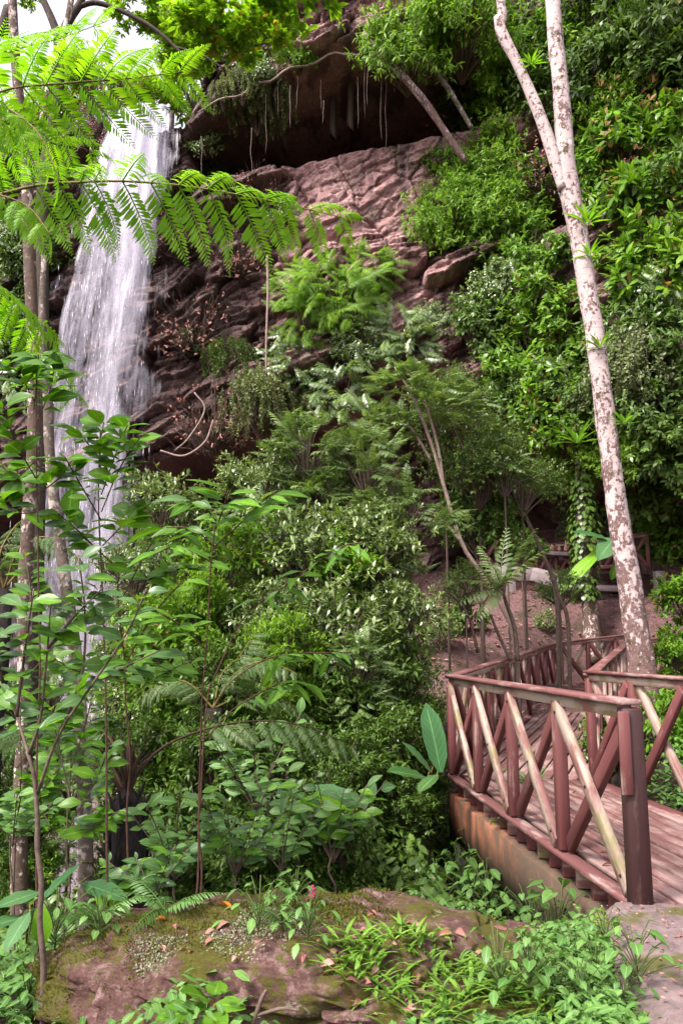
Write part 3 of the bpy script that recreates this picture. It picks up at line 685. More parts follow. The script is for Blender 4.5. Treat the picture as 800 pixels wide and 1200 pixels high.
def girder(a, b, inset):
    d = unit(b - a); nrm = np.array([d[1], -d[0], 0]) * inset; c = (a + b) / 2 + nrm + [0, 0, -.455]
    mb = MB(); L = np.linalg.norm(b - a) / 2; n = 40; tt = np.linspace(-1, 1, n)
    prof = np.array([(-.09, -.24), (.09, -.24), (.09, .235), (-.08, .235), (-.09, .225)])
    y = d; x = unit(np.cross(y, [0, 0, 1])); z = np.cross(x, y)
    V = np.array([x * px_ * (1) + y * L * t + z * pz for t in tt for px_, pz in prof])
    V += .008 * np.stack([fbm(V[:, 0] * 4, V[:, 1] * 4, V[:, 2] * 4, 3, s) for s in (1, 2, 3)], -1)
    i, jj = np.meshgrid(np.arange(n - 1), np.arange(5), indexing='ij'); k = (jj + 1) % 5
    f = np.stack([i * 5 + jj, i * 5 + k, (i + 1) * 5 + k, (i + 1) * 5 + jj], -1).reshape(-1, 4)
    mb.add(V, [f, np.array([[4, 3, 2, 1, 0], [(n - 1) * 5 + q for q in range(5)]])])
    o = link('girder', mb.mesh('girder', M['girder'], True), fb, tuple(c - fb0)); return o
girder(A0 + [.0, .1, 0], A1 + [0, .05, 0], .05)['label'] = 'orange stained concrete girder under the deck edge'
girder(B0, B1, -.12); girder(A1, A2, .14); girder(B1 + [.1, .2, 0], B2, -.12)
for p in (A1 + [.12, -.1, 0], B1 + [-.1, -.1, 0], lerp(A1, A2, .5) + [.2, 0, 0], lerp(B1, B2, .5) + [-.1, 0, 0]):
    g = float(ground(p[0], p[1])); bar('pier', p + [0, 0, -.66], np.array([p[0], p[1], g - .3]), .26, .26, M['concrete'], fb, up=(0, 1, 0), base=fb0)
def railing(a, b, bays, h, parent, base, postw=.105, first=True, last=True, side=1, boards=True, drop=.02, mats=('wornwood', 'redwood'), bw=.105):
    """posts, crossed braces, bottom board, under-rail and cap from a to b; `side` = +1 when the outside lies to the left of a->b"""
    rl = link('railing', None, parent, tuple(a - base)); rl.empty_display_size = .1
    d = unit(b - a); dh = unit(np.array([d[0], d[1], 0])); out = np.array([-dh[1], dh[0], 0]) * side; up = np.array([0, 0, 1.])
    for k in range(bays + 1):
        if (k == 0 and not first) or (k == bays and not last): continue
        p = lerp(a, b, k / bays)
        bar('post', p + up * (.018 if boards else -.02), p + up * (h - .085), postw * prng.uniform(.92, 1.05), postw * .8, M['redwood'], rl, up=out, base=a)
    for k in range(bays):
        p, q = lerp(a, b, k / bays), lerp(a, b, (k + 1) / bays); e = d * (postw * .5)
        lo, hi = up * .05, up * (h - .11)
        bar('brace', p + e + lo + out * .030, q - e + hi + out * .030, bw, .052, M[mats[0]], rl, up=out, base=a)
        bar('brace', p + e + hi - out * .028, q - e + lo - out * .028, bw, .054, M[mats[1]], rl, up=out, base=a)
    if boards: bar('bottom_board', a + up * -.016 + out * .004, b + up * -.016 + out * .004, .115, .036, M['railwood'] if side > 0 else M['redwood'], rl, base=a)
    bar('under_rail', a + up * (h - .075), b + up * (h - .075), .05, .085, M['wornwood'], rl, base=a)
    bar('top_rail', a - d * .06 + up * (h - .015) + out * .01, b + d * .03 + up * (h - .015) + out * .01, .145, .034, M['railwood'], rl, bev=.008, base=a)
    return rl
up = np.array([0, 0, 1.])
rA = railing(A0, A1, 4, 1.165, fb, fb0, first=False)
dA_ = unit(A1 - A0); oA_ = np.array([-dA_[1], dA_[0], 0])
for k in range(4):
    for t_, h_ in ((k + .5, .555), (k + .93, .14), (k + .09, 1.0)):
        c_ = lerp(A0, A1, t_ / 4) + up * h_ + oA_ * .056
        if t_ != k + .5: c_ = lerp(A0, A1, (k + (1 - (h_ - .05) / 1.005) * 0 + (t_ - k)) / 4) + up * (.05 + 1.005 * (t_ - k)) * 0 + up * (.05 + 1.005 * ((t_ - k - .02) / .96)) + oA_ * .056
        mbq = MB(); tube_mb(mbq, [np.zeros(3), oA_ * .006, oA_ * .010], [.011, .011, .006], 8); link('bolt', mbq.mesh('bolt', M['darktrunk']), rA, tuple(c_ - A0))
bar('end_post', A0 + [0, -.02, -.05], A0 + [0, -.02, 1.115], .122, .115, M['darkwood'], rA, up=(0, 1, 0), bev=.01, base=A0, label='thick dark end post of the near railing')
bar('facing_board', A0 + [-.060, -.089, .62], A0 + [-.060, -.089, 1.10], .07, .022, M['redwood'], rA, up=(0, 1, 0), base=A0)
railing(A1, A2, 9, 1.15, fb, fb0, first=False)
railing(A2, A3, 3, 1.15, fb, fb0, first=False)
railing(B0, B1, 4, 1.22, fb, fb0, side=-1)
railing(B1, B2, 9, 1.19, fb, fb0, first=False, side=-1)
railing(B2, B3, 3, 1.15, fb, fb0, first=False, side=-1)

# ------------------------------------------------------------------ far walkway by the cave
W0 = P(575, 672, 24.6); W1 = P(678, 688, 23.4); W1b = P(672, 672, 24.2); W2 = P(830, 660, 22.0)
wk = thing('concrete_walkway', 'pale concrete walkway on posts in front of the dark cave', 'walkway', tuple(W0))
def slab(name, a, b, wid, thk, mat): return bar(name, a, b, wid, thk, mat, wk, base=W0)
slab('beam', W0, P(628, 674, 24.4), .5, .42, M['concrete']); slab('beam', P(626, 677, 24.3) + [0, -.05, .1], W1, .5, .40, M['concrete'])
slab('deck_slab', P(660, 690, 23.3), P(745, 692, 23.0), 1.2, .16, M['concrete']); slab('step', P(676, 668, 23.6), P(730, 664, 23.4), .7, .1, M['railwood'])
for px, py, Yp in ((598, 688, 24.4), (670, 694, 23.7), (772, 680, 22.6), (708, 700, 23.1)):
    a = P(px, py, Yp); bar('post', a + [0, 0, .25], np.array([a[0], a[1], float(ground(a[0], a[1])) - .2]), .26, .26, M['concrete'], wk, up=(0, 1, 0), base=W0)
R0, R1, R2 = P(560, 668, 26.0), P(652, 674, 25.4), P(760, 664, 23.6)
railing(R0, R1, 4, 1.0, wk, W0, postw=.11, boards=False, mats=('redwood', 'redwood')); railing(R1, R2, 4, 1.0, wk, W0, postw=.11, boards=False, mats=('redwood', 'redwood'))
# small ornaments along the ledge behind the far railing
def ornament(px, py, Yd, h, prof, label):
    p = P(px, py, Yd); mb = MB(); t = np.array([q[1] for q in prof]) * h
    tube_mb(mb, np.stack([0 * t, 0 * t, t], -1), np.array([q[0] for q in prof]) * h, 10)
    r_ = thing('ornament', label, 'ornament', tuple(p), 'small ornaments on the ledge by the cave'); link('body', mb.mesh('ornament_body', M['ornament'], True), r_)
jar = [(.12, 0), (.26, .1), (.33, .35), (.24, .6), (.12, .72), (.17, .8)]; cone = [(.2, 0), (.24, .2), (.15, .5), (.09, .75), (.05, 1)]
slab('ledge', P(632, 648, 25.2), P(672, 650, 24.9), .35, .12, M['concrete'])
ornament(663, 646, 25.0, .34, cone, 'pale pointed ornament on the ledge in front of the cave')
ornament(655, 646, 25.05, .20, jar, 'squat reddish jar between the pointed ornament and its neighbour')
ornament(647, 646, 25.1, .26, jar, 'reddish jar at the cave end of the row of ornaments')

# ------------------------------------------------------------------ boulders
def boulder(name, c, half, seed, label, cat='boulder', rough=.30, flat=.5):
    n, m = 150, 240; th = np.linspace(.02, np.pi - .02, n)[:, None]; ph = np.linspace(0, 2 * np.pi, m, endpoint=False)[None]
    d = np.stack([np.sin(th) * np.cos(ph), np.sin(th) * np.sin(ph), np.cos(th) + 0 * ph], -1)
    e = np.sign(d) * np.abs(d) ** flat
    k = 1 + rough * fbm(d[..., 0] * 1.6, d[..., 1] * 1.6, d[..., 2] * 1.6, 5, seed)
    V = e * k[..., None] * np.asarray(half)
    V = V * (1 + .06 * fbm(V[..., 0] * 7, V[..., 1] * 7, V[..., 2] * 9, 5, seed + 8))[..., None]
    s = V[..., 2] + .3 * V[..., 0]; V[..., 2] += .012 * np.sin(s * 45 + 3 * fbm(V[..., 0] * 3, V[..., 1] * 3, 0 * s, 2, seed))
    i, jx = np.meshgrid(np.arange(n - 1), np.arange(m), indexing='ij'); kx = (jx + 1) % m
    f = np.stack([i * m + jx, (i + 1) * m + jx, (i + 1) * m + kx, i * m + kx], -1).reshape(-1, 4)
    mb = MB(); mb.add(V, [f, np.array([list(range(m))]), np.array([list(range((n - 1) * m, n * m))[::-1]])])
    return link(name, mb.mesh(name, M['boulder'], True), None, tuple(c), label, cat)
B1_ = boulder('boulder', (-.20, 4.40, -.17), (1.25, .62, .34), 5, 'long low mossy boulder with pink lichen across the foreground', flat=.80, rough=.17)
boulder('boulder', (.42, 3.95, -.16), (.66, .34, .17), 12, 'small mossy rock with grass tuft in front of the long boulder', flat=.8, rough=.2)
boulder('boulder', (.35, 3.42, -.20), (.62, .22, .16), 15, 'low mossy rock slab at the bottom edge below the grass tuft', flat=.7)
bpy.context.view_layer.update()
# raised moss and a lichen patch on the long boulder
me_ = B1_.data; n_ = len(me_.vertices); co = np.zeros(n_ * 3); me_.vertices.foreach_get('co', co); co = co.reshape(-1, 3); no = np.zeros(n_ * 3); me_.vertices.foreach_get('normal', no); no = no.reshape(-1, 3)
rm = np.random.default_rng(3); ms = fbm(co[:, 0] * 2.6, co[:, 1] * 2.6, co[:, 2] * 2.6, 4, 91); pick = np.where((ms > .17) & (no[:, 2] > .05) & (co[:, 1] < .45))[0]
q = rm.choice(pick, 15000); t1 = unit(rm.normal(size=(15000, 3))); p_ = co[q] + t1 * .014 * rm.random((15000, 1)); p_ = p_ - no[q] * .002
mbq = MB(); scatter(mbq, dia(.35), p_, unit(no[q] * .7 + t1 * .8), unit(no[q] + .5 * rdir(15000, rm)), rm.uniform(.008, .024, 15000), rm.random(15000)); link('moss', mbq.mesh('moss', M['moss']), B1_, kind='stuff')
lc = np.array([P(285, 1105, 4.05), P(300, 1095, 4.1), P(190, 1120, 4.0), P(335, 1120, 4.0)]) - np.array(B1_.location); dist = np.min(np.linalg.norm((co[:, None] - lc[None]) * [1, .8, 1], axis=2) * [1, 1, 1.6, 1.8], axis=1)
pick = np.where((dist < .17 + .10 * ms) & (no[:, 1] < .3))[0]
if len(pick):
    m_ = 4200; q = rm.choice(pick, m_); t1 = unit(rm.normal(size=(m_, 3))); mbq = MB(); scatter(mbq, six(.9), co[q] + t1 * .01 + no[q] * .004, t1, unit(no[q] + .6 * rdir(m_, rm)), rm.uniform(.005, .013, m_), rm.random(m_)); link('lichen', mbq.mesh('lichen', M['lichen']), B1_, kind='stuff')
bpy.context.view_layer.update()
dg = bpy.context.evaluated_depsgraph_get()
def drop(x, y):
    hit, loc, nrm, _, ob, _ = S.ray_cast(dg, Vector((x, y, 3.0)), Vector((0, 0, -1)))
    return (np.array(loc), np.array(nrm)) if hit else (np.array([x, y, float(ground(x, y))]), np.array([0, 0, 1.]))

# ------------------------------------------------------------------ trees
FWD = np.array([0, CP, SP])
def trunk_mesh(pxpath, Yd, wpx, mat, sides=14, n=40, rough=.10, seed=0, lean=0.0):
    """pxpath: [(px,py)], widths in photo pixels; Yd a depth or list of depths"""
    Ys = np.broadcast_to(np.asarray(Yd, float), (len(pxpath),)); pts = np.array([P(x, y, q) for (x, y), q in zip(pxpath, Ys)])
    rad = np.array([w_ / 2 * 1.0 * ((p - CAM) @ FWD) / F for w_, p in zip(np.broadcast_to(wpx, (len(pts),)), pts)])
    pr = resample(np.column_stack([pts, rad * 20]), n); mb = MB(); tube_mb(mb, pr[:, :3], np.maximum(pr[:, 3] / 20, .004), sides, 0, rough, seed)
    return mb, pr
def limb(name, pxpath, Yd, wpx, mat, parent, base, **kw):
    mb, pr = trunk_mesh(pxpath, Yd, wpx, mat, **kw); me = mb.mesh(name, mat, True); me.transform(Matrix.Translation(-Vector(base)))
    return link(name, me, parent), pr
def ground_base(px, py, Yd):
    p = P(px, py, Yd); return np.array([p[0], p[1], float(ground(p[0], p[1]))])
# the forked pale tree
b = ground_base(752, 800, 10.8)
tr = thing('forked_tree', 'tall pale lichen mottled forked tree behind the right railing', 'tree', tuple(b))
gz = b - CAM; dr = gz / gz[1]; bpx = 752
def toground(px, Yd):     # a photo row that lands on the ground at this depth
    for py in range(600, 1300, 3):
        if P(px, py, Yd)[2] < ground(*P(px, py, Yd)[:2]): return py + 3
    return 1300
limb('trunk', [(757, toground(757, 10.8)), (752, 790), (742, 720), (733, 660), (722, 590), (710, 500), (697, 400), (687, 335), (674, 260), (662, 205), (659, 170)], 10.8, [42, 32, 28, 26, 24, 22.5, 21.5, 21.5, 22, 25, 22], M['palebark'], tr, b, n=90, sides=20, rough=.12, seed=1)
limb('limb', [(662, 215), (661, 170), (657, 110), (650, 40), (645, -40), (638, -160)], 10.8, [18, 20, 19, 18, 17, 15], M['palebark'], tr, b, n=50, sides=16, seed=2)
limb('limb', [(660, 222), (648, 182), (630, 130), (606, 75), (588, 40), (583, 20)], 10.75, [14, 15, 13, 12, 13, 10], M['palebark'], tr, b, n=40, sides=14, seed=3)
limb('limb', [(585, 34), (588, 18), (586, 0), (582, -40), (570, -140)], 10.75, [11, 11, 10, 10, 8], M['palebark'], tr, b, n=24, sides=12, seed=4)
# left trunks
b = ground_base(24, 1040, 6.8); ta = thing('slender_tree', 'slender pale mottled trunk rising at the left edge beside the waterfall', 'tree', tuple(b))
limb('trunk', [(22, toground(22, 6.8)), (24, 950), (28, 850), (30, 700), (34, 600), (40, 520), (39, 440), (36, 330), (32, 220), (24, 130), (18, 60), (12, -60)], 6.8, [20, 18, 16, 16, 15, 15, 14, 14, 13, 12, 11, 10], M['mossbark'], ta, b, n=80, seed=6)
limb('limb', [(30, 200), (48, 150), (60, 90), (80, 20), (92, -60)], 6.8, [8, 8, 7, 7, 6], M['mossbark'], ta, b, n=24, sides=8, seed=7)
b = ground_base(100, 1020, 6.0); tb_ = thing('slender_tree', 'grey banded slim trunk standing right of the pale trunk before the fall', 'tree', tuple(b))
limb('trunk', [(103, toground(103, 6.0)), (100, 960), (95, 860), (92, 800), (84, 730), (74, 660), (64, 590), (58, 520), (56, 470), (50, 380), (52, 300)], 6.0, [20, 17, 16, 16, 15, 14, 13, 12, 11, 9, 6], M['greybark'], tb_, b, n=70, seed=8)
b = ground_base(-12, 900, 7.5); tc_ = thing('dark_limbed_tree', 'dark limbed tree whose branches cross the bright sky at the top left', 'tree', tuple(b))
limb('trunk', [(10, toground(10, 8.5)), (40, 700), (48, 400), (50, 240), (56, 180), (68, 110), (70, 45)], 8.5, [22, 20, 17, 15, 13, 12, 14], M['darkbark'], tc_, b, n=60, seed=9)
limb('limb', [(70, 48), (60, 20), (46, -12), (30, -60)], 8.5, [10, 9, 7, 6], M['darkbark'], tc_, b, n=20, sides=9, seed=10)
limb('limb', [(70, 48), (82, 22), (96, 0), (106, -40)], 8.5, [11, 10, 8, 6], M['darkbark'], tc_, b, n=20, sides=9, seed=11)
limb('limb', [(92, 8), (112, 3), (140, 12), (172, 28), (195, 45), (212, 62), (232, 82)], 8.5, [6, 6, 5.5, 5, 4, 3.5, 2], M['darkbark'], tc_, b, n=30, sides=8, seed=12)
limb('limb', [(205, 55), (235, 64), (262, 80)], 8.5, [3, 2.6, 1.5], M['darkbark'], tc_, b, n=12, sides=6, seed=13)
limb('limb', [(2, 40), (12, 10), (30, 90), (26, 60)][:2], 8.2, [14, 14], M['darkbark'], tc_, b, n=6, sides=9, seed=14)
# its hanging twigs of leaves: a crown part in several clumps
def crown_part(parent, base, kind, px, py, diam, Yd, mat=None, squash=.8):
    _vc[0] += 1; fo, st = shrub_meshes(kind, _vc[0] % 3); c = P(px, py, Yd); rad = diam / 2 * (Yd / ray(px, py)[1]) / F
    Mx = Matrix.Translation(Vector(c - base) - Vector((0, 0, .85 * rad * squash))) @ Matrix.Rotation(_vc[0] * 2.4, 4, 'Z') @ Matrix.Diagonal((rad, rad, rad * squash, 1))
    o = link('crown', fo, parent, mat4=Mx, kind='stuff')
    if mat: set_mat(o, M[mat])
for px, py, dm, Yd in ((160, 5, 80, 9.2), (250, 20, 100, 9.0), (300, 45, 80, 9.2), (222, 62, 60, 9.6), (340, -5, 120, 9.2), (20, -25, 70, 9.5), (115, -30, 80, 9.5)):
    crown_part(tc_, b, 'bigleaf' if px > 200 else 'laurel', px, py, dm, Yd, 'canopy_backlit', squash=.7)

# vine covered trunk behind the bridge
b = ground_base(694, 745, 20.0); tv = thing('ivy_covered_tree', 'ivy covered trunk standing between the far walkway and the bridge', 'tree', tuple(b))
limb('trunk', [(697, toground(697, 21.5)), (692, 720), (688, 690), (682, 620), (680, 540), (683, 440)], 21.5, [24, 20, 17, 14, 12, 9], M['mossbark'], tv, b, n=40, seed=15)
r = np.random.default_rng(5); mb = MB()
for px, py0, py1, rad, n in ((682, 560, 700, .42, 900), (682, 470, 570, .3, 300)):
    t = r.random(n); a = r.uniform(0, 6.283, n); rr = rad * (.5 + .6 * r.random(n)) * (1 - .6 * np.abs(t - .5))
    q = np.array([P(px + 4 * k, py0 + (py1 - py0) * k, 21.4) for k in t]); pos = q + np.stack([np.cos(a) * rr, np.sin(a) * rr, 0 * a], -1)
    scatter(mb, six(.8), pos - b, np.stack([np.cos(a) * .5, np.sin(a) * .5, -.7 + 0 * a], -1), np.stack([np.cos(a), np.sin(a), .4 + 0 * a], -1), r.uniform(.10, .2, n), r.random(n))
link('ivy', mb.mesh('ivy', M['dark']), tv, kind='stuff')
# leaning slim trunks in front of the cave and cliff
def slim(pxs, Yd, wd, label, mat='paletwig', branches=(), name='leaning_sapling', cat='tree', group=None):
    px, py = pxs[0]; b = P(px, py, Yd if np.isscalar(Yd) else Yd[0]); gz_ = float(ground(b[0], b[1]))
    root = thing(name, label, cat, tuple(b), group)
    if np.isscalar(Yd): pxs = [(px + .25 * (px - pxs[1][0]), toground(px, Yd) + 4)] + list(pxs); wd = [wd[0] * 1.1] + list(wd); b_ = P(*pxs[0], Yd); root.location = b_; b = b_
    limb('trunk', pxs, Yd, wd, M[mat], root, b, n=30, sides=8, seed=len(label))
    for br in branches: limb('branch', br[0], Yd if np.isscalar(Yd) else Yd[0], br[1], M[mat], root, b, n=14, sides=6, seed=len(label) + 3)
    return root, b
r1, b1 = slim([(604, 760), (590, 715), (562, 670), (540, 635), (520, 570), (505, 520), (484, 465), (462, 430)], 14, [7, 6.5, 5.5, 5, 4.5, 4, 3.5, 2], 'slim leaning sapling with pale stems reaching up left in front of the cave', branches=[([(540, 635), (515, 608), (488, 600)], [4, 3, 2]), ([(505, 540), (480, 500), (455, 480), (430, 500)][:3], [3.5, 3, 2]), ([(520, 575), (512, 520), (490, 450), (470, 425)], [4, 3.5, 3, 2])])
for px, py, dm in ((475, 450, 90), (520, 470, 100), (455, 500, 80)): crown_part(r1, b1, 'feather', px, py, dm, 14)
slim([(652, 700), (640, 660), (618, 610), (600, 575), (585, 520)], 17, [6, 5, 4, 4, 3], 'thin dark stem leaning before the concrete walkway', 'twig')
slim([(665, 730), (655, 700), (636, 650)], 16.5, [5, 4.5, 3], 'short thin stem beside the ivy trunk', 'twig')
slim([(546, 190), (522, 156), (498, 120), (474, 92), (425, 40)], [22.4, 22.2, 22, 21.8, 21.8], [8, 8, 9, 9, 8], 'pale mossy trunk leaning out diagonally over the red rock face', 'palebark', name='leaning_tree')
slim([(552, 150), (530, 112), (515, 90), (500, 70)], [22.4, 22.2, 22, 22], [5, 6, 6, 5], 'shorter darker trunk leaning beside the mossy one over the rock', 'greybark', name='leaning_tree')

# ------------------------------------------------------------------ growth on the cliff and the right slope
for k, px, py, dm, lab in [
 ('fine', 480, 40, 150, 'feathery light green shrub drooping over the rock lip beside the leaning trunk'),
 ('fine', 545, 35, 130, 'feathery shrub between the rock lip shrub and the forked tree top'),
 ('laurel', 545, 130, 90, 'bright leafy shrub just right of the leaning trunks on the cliff'),
 ('fine', 575, 185, 110, 'fine leaved shrub behind the left limb of the forked tree'),
 ('fine', 530, 250, 120, 'light green fine leaved shrub spilling over the right edge of the red rock face'),
 ('fine', 580, 260, 110, 'light green shrub left of the fork on the slope'),
 ('laurel', 625, 290, 90, 'bright rosette leaved shrub touching the forked trunk above the rock ledge'),
 ('small', 585, 340, 80, 'reddish green small leaved shrub at the foot of the rock strata'),
 ('laurel', 640, 350, 100, 'leafy shrub below the bromeliads left of the pale trunk'),
 ('laurel', 625, 420, 110, 'narrow leaved shrub hanging left of the pale trunk over the cave'),
 ('laurel', 650, 480, 110, 'bright shrub hanging over the dark cave beside the pale trunk'),
 ('dark', 560, 385, 90, 'dark small bush on the lowest rock ledge'),
 ('bigleaf', 725, 180, 110, 'bright shrub with pinkish new shoots right of the fork'),
 ('bigleaf', 780, 150, 100, 'tall bright shrub with pink shoot tips at the right edge'),
 ('bigleaf', 760, 235, 120, 'dense bright green bush below the pink tipped shrub'),
 ('laurel', 700, 225, 90, 'green bush close behind the fork of the pale tree'),
 ('dark', 700, 90, 130, 'dark thicket behind the upper right limb of the forked tree'),
 ('dark', 775, 60, 150, 'dark leafy shrub in the top right corner'),
 ('laurel', 620, 40, 110, 'dark green shrub seen between the two limbs of the forked tree'),
 ('dark', 690, 20, 120, 'dark shrub right of the pale limb at the top edge'),
 ('dark', 645, 120, 110, 'shaded shrub filling the fork between the limbs'),
 ('twiggy', 650, 200, 110, 'tangle of dry brown twigs behind the fork'),
 ('twiggy', 560, 120, 110, 'brown twig tangle under the feathery shrubs near the leaning trunks'),
 ('bigleaf', 770, 310, 120, 'large leaved dark bush by the right edge beside the bromeliads'),
 ('bigleaf', 735, 300, 80, 'glossy bush close right of the pale trunk'),
 ('dark', 730, 380, 110, 'dark bush right of the pale trunk at mid height'),
 ('dark', 785, 400, 110, 'dark hanging bush at the right edge at mid height'),
 ('laurel', 720, 460, 90, 'small green bush close right of the pale trunk above the low bromeliad'),
 ('dark', 770, 480, 110, 'dark creeper mass with dry reddish leaves at the right'),
 ('dark', 760, 560, 120, 'dark bush right of the lower pale trunk'),
 ('bigleaf', 770, 610, 100, 'broad leaved dark bush above the right bridge railing'),
 ('laurel', 670, 540, 80, 'bright bush hanging beside the ivy trunk'),
 ('feather', 600, 335, 80, 'fern leaved spray jutting over the rock ledge left of the trunk'),
 ('fine', 730, 130, 100, 'light airy spray above the pink tipped shrub'),
 ('twiggy', 740, 195, 80, 'dry twigs between the fork and the pink tipped shrub'),
 ('feather', 785, 345, 90, 'fern leaved spray at the right edge below the glossy bush'),
 ('airy', 700, 465, 110, 'airy small leaved spray behind the middle of the pale trunk'),
 ('feather', 640, 440, 80, 'dim fern leaved spray over the cave left of the trunk'),
 ('drape', 690, 600, 90, 'green creeper curtain hanging beside the ivy covered trunk'),
 ('drape', 745, 430, 140, 'brown creeper strands hanging on the shaded right slope'),
 ('dark', 610, 470, 100, 'shaded shrub at the top of the cave mouth')]:
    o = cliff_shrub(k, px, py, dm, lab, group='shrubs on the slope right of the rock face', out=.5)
    if 'pink' in lab and 'below' not in lab:
        r = np.random.default_rng(px); fo_ = [c_ for c_ in o.children if c_.name.startswith('foliage')][0]; n_ = 26
        a_ = r.uniform(0, 6.283, n_); q_ = np.stack([np.cos(a_) * .8 * np.sqrt(r.random(n_)), np.sin(a_) * .8 * np.sqrt(r.random(n_)), .9 + .65 * r.random(n_)], -1); q_ = np.repeat(q_, 5, 0); mbq = MB()
        scatter(mbq, six(.3), q_, unit(rdir(n_ * 5, r) * .7 + [0, 0, .9]), unit(rdir(n_ * 5, r) + [0, -.5, .3]), r.uniform(.10, .2, n_ * 5), r.random(n_ * 5))
        link('new_shoots', mbq.mesh('new_shoots', M['shoot']), o, mat4=fo_.matrix_basis, kind='stuff')
for q, (px, py, dm) in enumerate([(600, 110, 110), (600, 230, 110), (655, 260, 110), (700, 150, 120), (740, 110, 120), (800, 220, 120), (800, 300, 110), (690, 400, 100), (800, 520, 130), (730, 520, 110), (700, 330, 100), (590, 300, 90), (560, 215, 90), (660, 400, 100), (590, 20, 120), (745, 10, 130), (520, 190, 50), (815, 80, 150), (600, 440, 80), (800, 630, 90)]):
    if q in (2, 4, 7, 10): continue
    cliff_shrub('laurel' if q % 3 == 1 else 'dark' if q % 3 else 'fine', px, py, dm, ('light fine', 'glossy rosette', 'dark drooping')[q % 3] + ' leaved shrub ' + ['left of the left limb, beside the leaning trunks', 'just left of the fork', 'touching the trunk just under the fork', 'right of the fork at its height', 'above the pink tipped shrub', 'at the right edge under the tall pink tipped shrub', 'at the right edge level with the bromeliads', 'against the pale trunk at the third bromeliad', 'at the right edge above the broad leaved bush', 'right of the lowest trunk bromeliad', 'behind the lower lime bromeliad', 'on the rock ledge left of the trunk', 'at the right edge of the red rock face', 'left of the trunk over the cave lip', 'at the top edge between lip and left limb', 'at the top edge right of the right limb', 'at the root of the leaning trunks', 'in the top right corner of the slope', 'over the middle of the cave mouth', 'at the right edge above the bridge'][q], group='shrubs in the thick growth behind the forked tree', out=.15)
for k, px, py, dm, lab, kw in [
 ('fernbush', 395, 340, 110, 'light green feathery fern bush growing on the rock strata', {}),
 ('fernbush', 430, 315, 80, 'smaller fern bush right of the large one on the strata', {}),
 ('fernbush', 360, 375, 80, 'fern bush at the left foot of the strata above the hanging curtain', {}),
 ('feather', 480, 395, 100, 'greyish compound leaved shrub on the ledge above the undercut', {}),
 ('feather', 395, 455, 110, 'pale compound leaved shrub beside the hanging curtain of creepers', {}),
 ('small', 420, 400, 70, 'small leafy shrub between the ferns and the strata ledge', {}),
 ('drape', 305, 470, 110, 'pale green curtain of creepers with brown roots hanging from the ledge', dict(tilt=.1)),
 ('drape', 340, 490, 70, 'shorter creeper curtain right of the pale green one', dict(tilt=.1)),
 ('drape', 302, 130, 70, 'grey green vine curtain hanging from the top rock lip', dict(tilt=.1, mat='vine_leaf')),
 ('drape', 285, 100, 60, 'twiggy vine curtain left of the grey green one at the lip', dict(tilt=.1)),
 ('drape', 322, 118, 60, 'thin brown vine curtain right of the grey green one at the lip', dict(tilt=.1)),
 ('drape', 262, 112, 44, 'small creeper hanging at the left end of the rock lip', dict(tilt=.1)),
 ('small', 300, 85, 60, 'leafy creeper lying on top of the rock lip', {}),
 ('fine', 350, 60, 60, 'light leafy creeper above the dark cavity', {}),
 ('fernbush', 345, 330, 60, 'small fern left of the fern bushes on the strata', {}),
 ('fernbush', 420, 360, 70, 'fern bush just below the large one on the strata', {}),
 ('feather', 345, 420, 80, 'grey green compound leaved plant beside the pale hanging stem', {}),
 ('drape', 270, 420, 70, 'brown root curtain left of the pale green creeper curtain', dict(tilt=.1, mat='dark')),
 ('drape', 370, 470, 70, 'creeper strands under the compound leaved shrub', dict(tilt=.1)),
 ('small', 330, 250, 40, 'little green plant rooted in the rock below the cavity', {}),
 ('small', 505, 375, 50, 'small leafy plant on the rock ledge end', {}),
 ('twiggy', 280, 300, 70, 'fine brown brush on the wall between fall and strata', {}),
 ('small', 240, 165, 46, 'small leafy plant on the wall right of the fall top', {}),
 ('small', 250, 195, 40, 'small fern like plant below the leafy one by the fall', {}),
 ('twiggy', 250, 490, 110, 'bleached twig tangle hanging over the dark hollow by the fall', dict(tilt=.4)),
 ('twiggy', 215, 270, 80, 'brown root tangle on the wall right of the fall', {}),
 ('twiggy', 225, 380, 90, 'brown hanging roots on the wet wall beside the fall', {}),
 ('twiggy', 300, 220, 60, 'dry brush below the dark cavity', {}),
 ('small', 220, 400, 40, 'tuft of green plants low on the wet wall', {}),
 ('dark', 40, 300, 90, 'dark shrub on the rock left of the fall', {}),
 ('glossy', 15, 270, 80, 'pale leaved shrub at the left edge beside the fall', {}),
 ('dark', 20, 380, 100, 'dark shrub low on the rock left of the fall', {}),
 ('feather', 25, 440, 90, 'dim fern like shrub at the left edge beside the fall', {}),
 ('twiggy', 118, 160, 70, 'brown twig tangle left of the fall top', {})]:
    cliff_shrub(k, px, py, dm, lab, **kw)
